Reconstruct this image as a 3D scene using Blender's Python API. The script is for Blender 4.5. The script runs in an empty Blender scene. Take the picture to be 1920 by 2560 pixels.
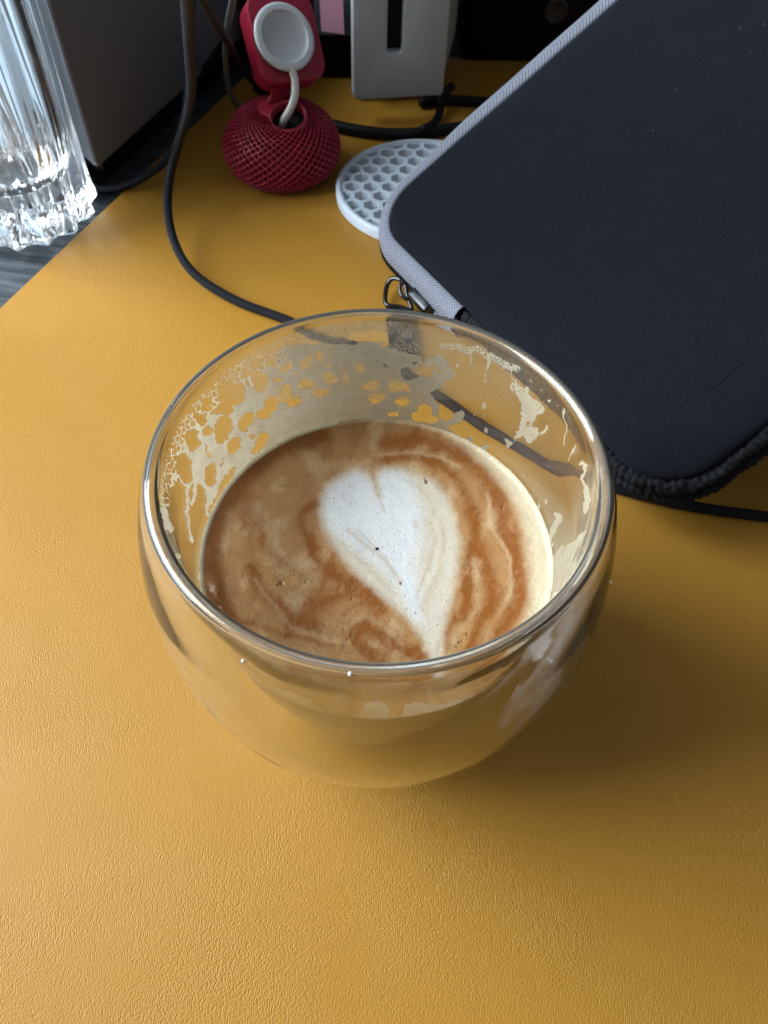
import bpy, bmesh, math, random
import numpy as np
from mathutils import Vector, Matrix
random.seed(7)
S = bpy.context.scene
COL = S.collection
PI = math.pi

# ------------------------------------------------------------------ camera
FPX = 1920.0                       # focal length in pixels of the 1920 x 2560 photograph
PITCH, ROLL, CAMH = math.radians(53.8), math.radians(2.18), 0.1756
_fw = np.array([0, math.cos(PITCH), -math.sin(PITCH)])
_up = np.array([0, math.sin(PITCH), math.cos(PITCH)])
_rt = np.array([1.0, 0, 0])
_R = math.cos(ROLL) * _rt + math.sin(ROLL) * _up
_U = -math.sin(ROLL) * _rt + math.cos(ROLL) * _up
CAMP = np.array([0, 0, CAMH])
cam_d = bpy.data.cameras.new('camera')
cam = bpy.data.objects.new('camera', cam_d)
COL.objects.link(cam)
cam.matrix_world = Matrix(((_R[0], _U[0], -_fw[0], 0), (_R[1], _U[1], -_fw[1], 0), (_R[2], _U[2], -_fw[2], CAMH), (0, 0, 0, 1)))
cam_d.sensor_fit = 'VERTICAL'
cam_d.sensor_height = 24.0
cam_d.lens = 24.0 * FPX / 2560.0
cam_d.clip_start = 0.003
cam_d.clip_end = 20.0
cam_d.dof.use_dof = True
cam_d.dof.focus_distance = 0.135
cam_d.dof.aperture_fstop = 34.0
S.camera = cam

def at(px, py, z=0.0):
    """point of the place seen at pixel (px, py) of the photograph, at height z"""
    d = _fw + _R * (px - 960) / FPX - _U * (py - 1280) / FPX
    return CAMP + (z - CAMH) / d[2] * d

def at_y(px, py, y):
    d = _fw + _R * (px - 960) / FPX - _U * (py - 1280) / FPX
    return CAMP + y / d[1] * d

def to_px(X):
    X = np.asarray(X, float) - CAMP
    d = X @ _fw
    return 960 + FPX * (X @ _R) / d, 1280 - FPX * (X @ _U) / d

# ------------------------------------------------------------------ light
W = bpy.data.worlds.new('World')
S.world = W
W.use_nodes = True
nt = W.node_tree
bg = nt.nodes['Background']
bg.inputs['Color'].default_value = (0.88, 0.94, 1.0, 1)
bg.inputs['Strength'].default_value = 0.19

def area(name, loc, target, sx, sy, power, color):
    l = bpy.data.lights.new(name, 'AREA')
    l.shape = 'RECTANGLE'
    l.size, l.size_y = sx, sy
    l.energy = power
    l.color = color
    o = bpy.data.objects.new(name, l)
    COL.objects.link(o)
    o.location = loc
    o.rotation_euler = (Vector(target) - Vector(loc)).to_track_quat('-Z', 'Y').to_euler()
    return o
area('window_light', (-0.92, 0.19, 0.56), (0.0, 0.14, 0.03), 0.90, 0.92, 33.0, (0.84, 0.93, 1.0))

S.view_settings.view_transform = 'Standard'
S.view_settings.look = 'None'
S.view_settings.exposure = 0.0
S.view_settings.gamma = 1.0
S.render.engine = 'CYCLES'
cy = S.cycles
cy.use_denoising = True
try:
    cy.denoiser = 'OPENIMAGEDENOISE'
    cy.denoising_input_passes = 'RGB_ALBEDO_NORMAL'
except Exception:
    pass
cy.max_bounces = 64
cy.transmission_bounces = 64
cy.diffuse_bounces = 4
cy.glossy_bounces = 6
cy.transparent_max_bounces = 16
cy.caustics_reflective = True
cy.caustics_refractive = True
cy.blur_glossy = 0.3
cy.sample_clamp_indirect = 30.0

# ------------------------------------------------------------------ helpers
def tag(o, label=None, cat=None, group=None, kind=None):
    if label: o['label'] = label
    if cat: o['category'] = cat
    if group: o['group'] = group
    if kind: o['kind'] = kind
    return o

def empty(name, loc, label, cat, group=None):
    o = bpy.data.objects.new(name, None)
    COL.objects.link(o)
    o.location = loc
    o.empty_display_size = 0.01
    tag(o, label, cat, group)
    return o

def mesh_obj(name, V, F, mat, parent=None, smooth=True, uv=None, sharp=None, offset=None):
    """V, F in world space; parent is an Empty without rotation"""
    V = np.asarray(V, np.float64)
    if parent is not None:
        V = V - np.array(root_loc(parent))
    me = bpy.data.meshes.new(name)
    if isinstance(F, np.ndarray) and F.ndim == 2:
        n = F.shape[1]
        me.vertices.add(len(V)); me.vertices.foreach_set('co', V.astype(np.float32).ravel())
        me.loops.add(F.size); me.loops.foreach_set('vertex_index', F.astype(np.int32).ravel())
        me.polygons.add(len(F)); me.polygons.foreach_set('loop_start', np.arange(0, F.size, n, dtype=np.int32))
        me.update(calc_edges=True)
    else:
        me.from_pydata([tuple(v) for v in V], [], [tuple(int(i) for i in f) for f in F])
    me.validate()
    if smooth:
        me.polygons.foreach_set('use_smooth', [True] * len(me.polygons))
        if sharp: me.set_sharp_from_angle(angle=math.radians(sharp))
    if uv is not None:
        l = me.uv_layers.new(name='UVMap')
        li = np.zeros(len(me.loops), np.int32); me.loops.foreach_get('vertex_index', li)
        l.data.foreach_set('uv', np.asarray(uv, np.float32)[li].ravel())
    me.materials.append(mat)
    o = bpy.data.objects.new(name, me)
    COL.objects.link(o)
    if parent is not None:
        o.parent = parent
    return o

def root_loc(p):
    L = Vector((0, 0, 0))
    while p is not None:
        L += Vector(p.location)
        p = p.parent
    return L

def attr(o, name, data, typ='FLOAT'):
    a = o.data.attributes.new(name, typ, 'POINT')
    if typ == 'FLOAT': a.data.foreach_set('value', np.asarray(data, np.float32).ravel())
    else: a.data.foreach_set('color', np.asarray(data, np.float32).ravel())

def catmull(P, n=12, closed=False):
    P = np.asarray(P, float)
    out = []
    m = len(P)
    rng = range(m) if closed else range(m - 1)
    for i in rng:
        if closed: a, b, c, d = P[(i - 1) % m], P[i], P[(i + 1) % m], P[(i + 2) % m]
        else: a, b, c, d = P[max(i - 1, 0)], P[i], P[i + 1], P[min(i + 2, m - 1)]
        for k in range(n):
            t = k / n
            out.append(0.5 * ((2 * b) + (-a + c) * t + (2 * a - 5 * b + 4 * c - d) * t * t + (-a + 3 * b - 3 * c + d) * t ** 3))
    if not closed: out.append(P[-1])
    return np.array(out)

def tube(P, r, n=14, cap=True, rfun=None):
    """swept tube; returns V, F, UV (u = length, v = around)"""
    P = np.asarray(P, float)
    m = len(P)
    T = np.gradient(P, axis=0)
    T /= np.linalg.norm(T, axis=1)[:, None] + 1e-12
    nrm = np.cross(T[0], [0.3, 0.2, 0.9]); nrm /= np.linalg.norm(nrm)
    V, UV = [], []
    L = 0
    for i in range(m):
        if i:
            L += np.linalg.norm(P[i] - P[i - 1])
            nrm = nrm - T[i] * (nrm @ T[i]); nrm /= np.linalg.norm(nrm)
        b = np.cross(T[i], nrm)
        for k in range(n):
            a = 2 * PI * k / n
            rr = (r[i] if hasattr(r, '__len__') else r)
            if rfun: rr = rfun(L, a, rr)
            V.append(P[i] + rr * (math.cos(a) * nrm + math.sin(a) * b)); UV.append((L, k / n))
    F = [(i * n + k, i * n + (k + 1) % n, (i + 1) * n + (k + 1) % n, (i + 1) * n + k) for i in range(m - 1) for k in range(n)]
    if cap:
        F.append(tuple(range(n))[::-1]); F.append(tuple((m - 1) * n + k for k in range(n)))
    return V, F, UV

def lathe(prof, n, cx=0.0, cy_=0.0, flip=False):
    """prof from axis to axis (r may be 0 at both ends). returns V,F"""
    V, F = [], []
    idx = []
    for r, z in prof:
        if r < 1e-7:
            idx.append([len(V)]); V.append((cx, cy_, z))
        else:
            idx.append(list(range(len(V), len(V) + n)))
            for k in range(n):
                a = 2 * PI * k / n
                V.append((cx + r * math.cos(a), cy_ + r * math.sin(a), z))
    for a, b in zip(idx[:-1], idx[1:]):
        for k in range(n):
            k2 = (k + 1) % n
            if len(a) == 1: f = (a[0], b[k2], b[k])
            elif len(b) == 1: f = (a[k], a[k2], b[0])
            else: f = (a[k], a[k2], b[k2], b[k])
            F.append(f[::-1] if flip else f)
    return V, F

def rbox(sx, sy, sz, bev=0.002, seg=3):
    """bevelled box centred at origin, base z=0 : returns V,F"""
    bm = bmesh.new()
    bmesh.ops.create_cube(bm, size=1.0)
    for v in bm.verts:
        v.co = Vector((v.co.x * sx, v.co.y * sy, (v.co.z + 0.5) * sz))
    if bev: bmesh.ops.bevel(bm, geom=bm.edges[:], offset=bev, segments=seg, profile=0.5, affect='EDGES')
    V = [tuple(v.co) for v in bm.verts]; F = [tuple(v.index for v in f.verts) for f in bm.faces]
    bm.free()
    return np.array(V), F

def frame(V, o, ex, ey, ez):
    V = np.asarray(V, float)
    return np.asarray(o) + V[:, :1] * np.asarray(ex) + V[:, 1:2] * np.asarray(ey) + V[:, 2:3] * np.asarray(ez)

# --- numpy noise
_rs = np.random.RandomState(11)
_LAT = _rs.rand(512, 512)
def vnoise(x, y):
    xi, yi = np.floor(x).astype(int), np.floor(y).astype(int)
    fx, fy = x - xi, y - yi
    fx = fx * fx * (3 - 2 * fx); fy = fy * fy * (3 - 2 * fy)
    a, b = _LAT[xi % 512, yi % 512], _LAT[(xi + 1) % 512, yi % 512]
    c, d = _LAT[xi % 512, (yi + 1) % 512], _LAT[(xi + 1) % 512, (yi + 1) % 512]
    return (a * (1 - fx) + b * fx) * (1 - fy) + (c * (1 - fx) + d * fx) * fy
def fbm(x, y, o=4):
    s, t, a = 0, 0, 1.0
    for i in range(o):
        s = s + a * vnoise(x * 2 ** i + 17.3 * i, y * 2 ** i + 5.1 * i); t += a; a *= 0.5
    return s / t
def worley(x, y, seed=0):
    """F1, F2 on a jittered grid"""
    xi, yi = np.floor(x).astype(int), np.floor(y).astype(int)
    f1 = np.full(x.shape, 9.0); f2 = np.full(x.shape, 9.0)
    for dx in (-1, 0, 1):
        for dy in (-1, 0, 1):
            cx, cy2 = xi + dx, yi + dy
            jx = _LAT[(cx + seed) % 512, cy2 % 512]; jy = _LAT[(cx + 91 + seed) % 512, (cy2 + 37) % 512]
            d = np.hypot(cx + jx - x, cy2 + jy - y)
            f2 = np.where(d < f1, f1, np.minimum(f2, d)); f1 = np.minimum(f1, d)
    return f1, f2
def dist_poly(x, y, P, closed=False):
    P = np.asarray(P, float)
    d = np.full(x.shape, 1e9)
    n = len(P)
    for i in range(n if closed else n - 1):
        a, b = P[i], P[(i + 1) % n]
        ab = b - a
        t = np.clip(((x - a[0]) * ab[0] + (y - a[1]) * ab[1]) / (ab @ ab + 1e-12), 0, 1)
        d = np.minimum(d, np.hypot(x - a[0] - t * ab[0], y - a[1] - t * ab[1]))
    return d
def sd_poly(x, y, P):
    """signed distance, positive inside"""
    P = np.asarray(P, float)
    d = dist_poly(x, y, P, True)
    ins = np.zeros(x.shape, bool)
    n = len(P)
    for i in range(n):
        a, b = P[i], P[(i + 1) % n]
        c = ((a[1] > y) != (b[1] > y)) & (x < (b[0] - a[0]) * (y - a[1]) / (b[1] - a[1] + 1e-12) + a[0])
        ins ^= c
    return np.where(ins, d, -d)
def sstep(a, b, x):
    t = np.clip((x - a) / (b - a), 0, 1)
    return t * t * (3 - 2 * t)

# ------------------------------------------------------------------ materials
class NT:
    def __init__(s, name):
        s.m = bpy.data.materials.new(name); s.m.use_nodes = True
        s.t = s.m.node_tree; s.b = s.t.nodes['Principled BSDF']; s.out = s.t.nodes['Material Output']
    def n(s, typ, **kw):
        o = s.t.nodes.new(typ)
        for k, v in kw.items():
            if k.startswith('i_'): o.inputs[k[2:].replace('_', ' ')].default_value = v
            else: setattr(o, k, v)
        return o
    def l(s, a, b): s.t.links.new(a, b)
    def set(s, **kw):
        for k, v in kw.items():
            s.b.inputs[k.replace('_', ' ')].default_value = v
    def coord(s, kind='Object', scale=(1, 1, 1), rot=(0, 0, 0)):
        tc = s.n('ShaderNodeTexCoord'); mp = s.n('ShaderNodeMapping')
        mp.inputs['Scale'].default_value = scale; mp.inputs['Rotation'].default_value = rot
        s.l(tc.outputs[kind], mp.inputs['Vector']); return mp.outputs['Vector']
    def noise(s, vec, scale, detail=3, rough=0.5, dist=0.0):
        o = s.n('ShaderNodeTexNoise'); o.inputs['Scale'].default_value = scale; o.inputs['Detail'].default_value = detail
        o.inputs['Roughness'].default_value = rough; o.inputs['Distortion'].default_value = dist
        s.l(vec, o.inputs['Vector']); return o.outputs['Fac']
    def ramp(s, fac, stops):
        r = s.n('ShaderNodeValToRGB'); cr = r.color_ramp
        while len(cr.elements) < len(stops): cr.elements.new(0.5)
        for e, (p, c) in zip(cr.elements, stops):
            e.position = p; e.color = (c[0], c[1], c[2], 1) if hasattr(c, '__len__') else (c, c, c, 1)
        s.l(fac, r.inputs['Fac']); return r.outputs['Color']
    def math(s, op, a, b=None, c=None, clamp=False):
        o = s.n('ShaderNodeMath'); o.operation = op; o.use_clamp = clamp
        for i, v in enumerate((a, b, c)):
            if v is None: continue
            if isinstance(v, (int, float)): o.inputs[i].default_value = v
            else: s.l(v, o.inputs[i])
        return o.outputs[0]
    def mix(s, fac, a, b):
        o = s.n('ShaderNodeMix'); o.data_type = 'RGBA'
        for inp, v in ((o.inputs['Factor'], fac), (o.inputs['A'], a), (o.inputs['B'], b)):
            if isinstance(v, (int, float)): inp.default_value = v
            elif isinstance(v, tuple): inp.default_value = (v[0], v[1], v[2], 1)
            else: s.l(v, inp)
        return o.outputs['Result']
    def bump(s, h, strength=0.5, dist=0.001, normal=None):
        o = s.n('ShaderNodeBump'); o.inputs['Strength'].default_value = strength; o.inputs['Distance'].default_value = dist
        s.l(h, o.inputs['Height'])
        if normal is not None: s.l(normal, o.inputs['Normal'])
        return o.outputs['Normal']
    def color(s, c):
        if isinstance(c, tuple): s.b.inputs['Base Color'].default_value = (c[0], c[1], c[2], 1)
        else: s.l(c, s.b.inputs['Base Color'])

def simple(name, c, rough=0.5, metal=0.0, nscale=0, namp=0.15, bump=0.0, bscale=900, spec=0.5, coat=0.0):
    M = NT(name); M.set(Roughness=rough, Metallic=metal)
    M.b.inputs['Specular IOR Level'].default_value = spec
    M.b.inputs['Coat Weight'].default_value = coat
    if nscale:
        f = M.noise(M.coord(), nscale, 4)
        M.color(M.ramp(f, [(0.3, tuple(x * (1 - namp) for x in c)), (0.7, tuple(min(1, x * (1 + namp)) for x in c))]))
    else: M.color(c)
    if bump:
        M.l(M.bump(M.noise(M.coord(), bscale, 3), bump, 0.0002), M.b.inputs['Normal'])
    return M.m

def leather():
    M = NT('mustard_leather')
    v = M.coord(scale=(1, 1, 1), rot=(0, 0, math.radians(4)))
    # slow swirl of the grain direction
    nz = M.n('ShaderNodeTexNoise'); nz.inputs['Scale'].default_value = 22; nz.inputs['Detail'].default_value = 1
    M.l(v, nz.inputs['Vector'])
    sub = M.n('ShaderNodeVectorMath', operation='SUBTRACT'); sub.inputs[1].default_value = (0.5, 0.5, 0.5)
    M.l(nz.outputs['Color'], sub.inputs[0])
    sc = M.n('ShaderNodeVectorMath', operation='SCALE'); sc.inputs['Scale'].default_value = 0.007
    M.l(sub.outputs[0], sc.inputs[0])
    ad = M.n('ShaderNodeVectorMath', operation='ADD'); M.l(v, ad.inputs[0]); M.l(sc.outputs[0], ad.inputs[1])
    mp = M.n('ShaderNodeMapping'); mp.inputs['Scale'].default_value = (1.0, 0.48, 1.0); M.l(ad.outputs[0], mp.inputs['Vector'])
    vo = M.n('ShaderNodeTexVoronoi'); vo.feature = 'SMOOTH_F1'; vo.inputs['Scale'].default_value = 4000; vo.inputs['Smoothness'].default_value = 0.5
    M.l(mp.outputs[0], vo.inputs['Vector'])
    n1 = M.noise(mp.outputs[0], 3600, 2, 0.5, 0.3)
    n2 = M.noise(v, 60, 3)
    patch = M.noise(v, 28, 2)
    h = M.math('ADD', M.math('MULTIPLY', vo.outputs['Distance'], -1.0), M.math('MULTIPLY', n1, 0.35))
    nb = M.n('ShaderNodeBump'); nb.inputs['Distance'].default_value = 0.00020
    M.l(h, nb.inputs['Height'])
    M.l(M.math('MULTIPLY_ADD', patch, 1.4, -0.15, clamp=True), nb.inputs['Strength'])
    nb2 = M.bump(n2, 0.25, 0.0006, nb.outputs['Normal'])
    M.l(nb2, M.b.inputs['Normal'])
    base = M.ramp(M.noise(v, 9, 4), [(0.3, (0.440, 0.218, 0.028)), (0.7, (0.488, 0.246, 0.036))])
    spk = M.n('ShaderNodeTexVoronoi'); spk.inputs['Scale'].default_value = 95; M.l(v, spk.inputs['Vector'])
    dots = M.math('LESS_THAN', spk.outputs['Distance'], 0.022)
    grain = M.math('MULTIPLY_ADD', n1, 0.25, 0.0)
    c = M.mix(grain, base, (0.33, 0.14, 0.018))
    M.color(M.mix(M.math('MULTIPLY', dots, 0.5), c, (0.12, 0.06, 0.02)))
    M.l(M.math('MULTIPLY_ADD', M.noise(v, 40, 3), 0.22, 0.34), M.b.inputs['Roughness'])
    M.b.inputs['Specular IOR Level'].default_value = 0.24
    return M.m

def desk_wood():
    M = NT('dark_ribbed_desk')
    v = M.coord(rot=(0, 0, math.radians(8)))
    mp = M.n('ShaderNodeMapping'); mp.inputs['Scale'].default_value = (0.06, 1, 1); M.l(v, mp.inputs['Vector'])
    g = M.noise(mp.outputs[0], 420, 4, 0.6, 0.4)
    M.color(M.ramp(g, [(0.35, (0.012, 0.016, 0.020)), (0.5, (0.05, 0.062, 0.075)), (0.68, (0.12, 0.14, 0.16))]))
    M.l(M.bump(g, 0.7, 0.0005), M.b.inputs['Normal'])
    M.set(Roughness=0.45)
    return M.m

def glass_mat(name, rough=0.0, ior=1.47, tint=(1, 1, 1)):
    M = NT(name); M.color(tint); M.set(Roughness=rough, IOR=ior)
    M.b.inputs['Transmission Weight'].default_value = 1.0
    return M

def cable_mat(name, c, c2, freq=900):
    M = NT(name)
    uv = M.n('ShaderNodeUVMap'); sp = M.n('ShaderNodeSeparateXYZ'); M.l(uv.outputs[0], sp.inputs[0])
    a = M.math('MULTIPLY', sp.outputs[0], freq * 2 * PI)
    b = M.math('MULTIPLY', sp.outputs[1], 12 * 2 * PI)
    s1 = M.math('SINE', M.math('ADD', a, b)); s2 = M.math('SINE', M.math('SUBTRACT', a, b))
    h = M.math('MULTIPLY', s1, s2)
    M.color(M.ramp(M.math('MULTIPLY_ADD', h, 0.5, 0.5), [(0.15, c), (0.8, c2)]))
    M.l(M.bump(h, 0.7, 0.00012), M.b.inputs['Normal'])
    M.set(Roughness=0.7); M.b.inputs['Specular IOR Level'].default_value = 0.2
    return M.m

def tape_mat():
    M = NT('grey_herringbone_tape')
    uv = M.n('ShaderNodeUVMap'); sp = M.n('ShaderNodeSeparateXYZ'); M.l(uv.outputs[0], sp.inputs[0])
    u, v = sp.outputs[0], sp.outputs[1]                       # metres
    tri = M.math('PINGPONG', v, 0.0034)
    ph = M.math('MULTIPLY', M.math('ADD', u, M.math('MULTIPLY', tri, 1.2)), 2 * PI / 0.0014)
    s = M.math('SINE', ph)
    nz = M.noise(M.coord(), 2600, 2)
    f = M.math('ADD', M.math('MULTIPLY_ADD', s, 0.30, 0.5), M.math('MULTIPLY_ADD', nz, 0.5, -0.25), clamp=True)
    M.color(M.ramp(f, [(0.1, (0.085, 0.095, 0.125)), (0.55, (0.205, 0.22, 0.275)), (0.95, (0.35, 0.37, 0.43))]))
    M.l(M.bump(f, 0.8, 0.00015), M.b.inputs['Normal'])
    M.set(Roughness=0.9)
    return M.m

def neoprene_mat():
    M = NT('black_neoprene')
    v = M.coord()
    n1 = M.noise(v, 1500, 3, 0.7)
    n2 = M.noise(v, 90, 4)
    vo = M.n('ShaderNodeTexVoronoi'); vo.inputs['Scale'].default_value = 125; M.l(v, vo.inputs['Vector'])
    lint = M.math('LESS_THAN', vo.outputs['Distance'], 0.035)
    c = M.ramp(M.math('MULTIPLY_ADD', n1, 0.85, M.math('MULTIPLY', n2, 0.15)), [(0.3, (0.0018, 0.0024, 0.0040)), (0.7, (0.0085, 0.0102, 0.0165))])
    M.color(M.mix(M.math('MULTIPLY', lint, 0.22), c, (0.25, 0.27, 0.3)))
    M.l(M.bump(n1, 0.5, 0.0002), M.b.inputs['Normal'])
    M.set(Roughness=0.95)
    M.b.inputs['Specular IOR Level'].default_value = 0.2
    M.b.inputs['Sheen Weight'].default_value = 0.05
    M.b.inputs['Sheen Roughness'].default_value = 0.5
    M.b.inputs['Sheen Tint'].default_value = (0.55, 0.68, 1, 1)
    return M.m

MAT_LEATHER = leather()
MAT_DESK = desk_wood()
MAT_NEO = neoprene_mat()
MAT_TAPE = tape_mat()
MAT_BLACKCABLE = cable_mat('black_braided_cable', (0.002, 0.0023, 0.004), (0.015, 0.0175, 0.026), 620)
MAT_PLAINBLACK = simple('black_rubber', (0.004, 0.0045, 0.006), 0.6, nscale=60, spec=0.25)
MAT_TRIM = simple('black_knitted_trim', (0.006, 0.007, 0.010), 0.8, nscale=1200, namp=0.8, bump=0.8, bscale=2400, spec=0.25)
MAT_GUN = simple('gunmetal', (0.07, 0.07, 0.075), 0.28, metal=1.0, nscale=300, namp=0.2)

# ------------------------------------------------------------------ setting
def plane_obj(name, pts, z0, z1, mat, **kw):
    n = len(pts)
    V = [(x, y, z1) for x, y in pts] + [(x, y, z0) for x, y in pts]
    F = [tuple(range(n)), tuple(range(2 * n - 1, n - 1, -1))] + [(i, i + n, (i + 1) % n + n, (i + 1) % n) for i in range(n)]
    return mesh_obj(name, V, F, mat, smooth=False, **kw)
desk = plane_obj('desk', [(-0.9, -0.5), (1.0, -0.5), (1.0, 1.1), (-0.9, 1.1)], -0.03, -0.0022, MAT_DESK)
tag(desk, 'dark ribbed wooden desk top showing beside the mustard mat', kind='structure')
# far side of the desk: a dark wall
wall = plane_obj('wall', [(-0.9, 1.10), (1.0, 1.10), (1.0, 1.13), (-0.9, 1.13)], -0.03, 0.7, simple('dark_grey_wall', (0.03, 0.032, 0.036), 0.8, nscale=12))
tag(wall, 'dark wall behind the desk', kind='structure')

# desk mat, straight left edge running away from the lower left
e1, e2 = at(0, 768)[:2], at(430, 362)[:2]
d = (e2 - e1) / np.linalg.norm(e2 - e1)
left_near, left_far = e1 - d * 0.36, e1 + d * 0.215
mp_ = [tuple(left_near), (left_near[0] + 0.80, left_near[1]), (left_near[0] + 0.80, left_far[1]), tuple(left_far)]
bm = bmesh.new()
vs = [bm.verts.new((x, y, 0.0)) for x, y in mp_]
f = bm.faces.new(vs)
r_ = bmesh.ops.extrude_face_region(bm, geom=[f])
bmesh.ops.translate(bm, verts=[v for v in r_['geom'] if isinstance(v, bmesh.types.BMVert)], vec=(0, 0, -0.002))
bmesh.ops.recalc_face_normals(bm, faces=bm.faces[:])
bmesh.ops.bevel(bm, geom=[e for e in bm.edges if all(abs(v.co.z) < 1e-6 for v in e.verts)], offset=0.0006, segments=3, profile=0.5, affect='EDGES')
V = [tuple(v.co) for v in bm.verts]; bm.faces.ensure_lookup_table(); bm.verts.index_update()
F = [tuple(v.index for v in f.verts) for f in bm.faces]; bm.free()
mat_o = mesh_obj('desk_mat', V, F, MAT_LEATHER, sharp=40)
tag(mat_o, 'mustard yellow grained leather desk mat under the coffee glass', 'desk mat')

# ------------------------------------------------------------------ the double walled glass
CX, CY = -0.0011, 0.0848
OUT = [(0, .0012), (.010, .0011), (.016, .0006), (.0185, .0000), (.0212, .0008), (.0245, .0027), (.0290, .0065), (.0345, .0130), (.0392, .0215), (.0427, .0320), (.0443, .0435),
       (.0441, .0550), (.0430, .0640), (.0413, .0708), (.0401, .0737), (.0396, .0749), (.0387, .0754), (.0378, .0749), (.0373, .0737)]
INN = [(.0371, .0700), (.0366, .0630), (.0359, .0560), (.0352, .0490), (.0343, .0400), (.0326, .0305), (.0290, .0215), (.0222, .0147), (.012, .0110), (0, .0100)]
CAV = [(0, .0026), (.010, .0026), (.017, .0027), (.0215, .0037), (.0277, .0078), (.0333, .0142), (.0380, .0225), (.0414, .0326), (.0430, .0437), (.0428, .0548), (.0418, .0632),
       (.0402, .0690), (.0391, .0706), (.0385, .0697), (.0379, .0630), (.0372, .0560), (.0365, .0490), (.0356, .0398), (.0338, .0296), (.0300, .0203), (.0228, .0134), (.012, .0098), (0, .0088)]
def smooth_prof(P, n=6):
    Q = catmull(P, n); Q[:, 0] = np.maximum(Q[:, 0], 0); Q[0, 0] = 0; Q[-1, 0] = 0
    return Q
cup = empty('coffee_glass', (CX, CY, 0), 'round double walled clear glass of milky coffee in the middle of the mat', 'glass cup')
MG = glass_mat('clear_borosilicate', 0.0, 1.47, (0.985, 0.99, 0.985))
MG.l(MG.bump(MG.noise(MG.coord(), 55, 2), 0.10, 0.0012), MG.b.inputs['Normal'])
# grey diffuse on the lip paints in room light caught by the rim; the walls carry a thin film of finger grease
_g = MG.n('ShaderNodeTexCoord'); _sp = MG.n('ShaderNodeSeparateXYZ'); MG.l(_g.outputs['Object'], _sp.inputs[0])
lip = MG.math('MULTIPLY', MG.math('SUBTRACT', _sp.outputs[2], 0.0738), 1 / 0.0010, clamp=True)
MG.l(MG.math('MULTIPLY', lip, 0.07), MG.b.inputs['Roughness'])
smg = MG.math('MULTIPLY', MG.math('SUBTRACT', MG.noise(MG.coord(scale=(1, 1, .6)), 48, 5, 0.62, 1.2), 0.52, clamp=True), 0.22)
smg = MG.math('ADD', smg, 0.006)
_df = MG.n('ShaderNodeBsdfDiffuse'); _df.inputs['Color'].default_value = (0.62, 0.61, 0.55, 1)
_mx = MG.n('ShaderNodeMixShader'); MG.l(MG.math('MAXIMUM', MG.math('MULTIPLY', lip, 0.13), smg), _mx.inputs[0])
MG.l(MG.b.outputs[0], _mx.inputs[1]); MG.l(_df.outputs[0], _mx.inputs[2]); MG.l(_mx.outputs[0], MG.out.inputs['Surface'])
MCL = glass_mat('clear_cavity_face', 0.0, 1.47, (0.985, 0.99, 0.985))
po = smooth_prof(OUT + INN); tg = np.gradient(po, axis=0); tg /= np.linalg.norm(tg, axis=1)[:, None]
thk = np.where(po[:, 1] > .060, np.interp(po[:, 1], [.060, .070], [.0010, .00078]), .0010)[:, None]
pc = po + np.stack([-tg[:, 1], tg[:, 0]], 1) * thk
pc[0] = (0, po[0, 1] + .0012); pc[-1] = (0, po[-1, 1] - .0011)
pc[1:-1, 0] = np.maximum(pc[1:-1, 0], .0004)
V1, F1 = lathe(po, 192, CX, CY)
V2, F2 = lathe(pc, 192, CX, CY, flip=True)
nF1 = len(F1)
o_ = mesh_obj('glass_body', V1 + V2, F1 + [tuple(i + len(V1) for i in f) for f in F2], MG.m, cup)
o_.data.materials.append(MCL.m)
for _i in range(nF1, len(o_.data.polygons)): o_.data.polygons[_i].material_index = 1

_ip = catmull(OUT[-3:] + INN, 12)
_iz, _ir = _ip[:, 1], _ip[:, 0]
_k = np.argsort(_iz)
def inner_r(z): return np.interp(z, _iz[_k], _ir[_k])
ZC = 0.0472                                   # coffee level

# ---- milk foam residue clinging to the inner wall
def zoomed(P, ox, oy, s): return [(ox + x / s, oy + y / s) for x, y in P]
def A5(P): return zoomed(P, 340, 760, 2.676)
def A6(P): return zoomed(P, 900, 760, 2.5136)
def A2(P): return zoomed(P, 1100, 1300, 2.765)
def ell(px, py, cx, cy_, rx, ry, ang):
    a = math.radians(ang); dx, dy = px - cx, py - cy_
    u = dx * math.cos(a) + dy * math.sin(a); v = -dx * math.sin(a) + dy * math.cos(a)
    return (1 - np.hypot(u / rx, v / ry)) * min(rx, ry)
NTH, NZ = 1500, 170
zz = np.linspace(ZC - 0.0004, 0.0738, NZ)
th = np.arange(NTH) * 2 * PI / NTH
TH, ZZ = np.meshgrid(th, zz)
RR = inner_r(ZZ) - 0.00006
X = np.stack([CX + RR * np.cos(TH), CY + RR * np.sin(TH), ZZ], -1)
px, py = to_px(X.reshape(-1, 3)); px = px.reshape(TH.shape); py = py.reshape(TH.shape)
wx = px + 9 * (fbm(px / 26, py / 26, 3) - .5) * 2 + 3.0 * (fbm(px / 6, py / 6, 2) - .5) * 2
wy = py + 9 * (fbm(px / 26 + 50, py / 26, 3) - .5) * 2 + 3.0 * (fbm(px / 6 + 50, py / 6, 2) - .5) * 2
poly_left = A5([(165, 1380), (168, 1200), (195, 1020), (240, 900), (300, 770), (395, 660), (500, 560), (620, 450), (760, 350), (900, 300), (1100, 275), (1400, 262), (1659, 250)]) + \
    A6([(120, 262), (220, 285), (300, 300), (365, 310), (400, 385), (430, 345), (520, 318), (580, 400), (592, 460), (540, 490), (522, 522), (440, 545), (500, 640), (492, 700), (570, 700),
        (600, 680), (650, 655), (667, 700), (640, 735), (560, 782), (610, 850), (600, 1100), (300, 1400)]) + \
    A5([(1200, 1400), (600, 1500), (470, 1800), (440, 2000), (425, 1830), (455, 1600), (482, 1440), (475, 1300), (440, 1210), (390, 1195), (350, 1245), (275, 1165), (250, 1262), (216, 1290), (245, 1490), (192, 1505)])
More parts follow.
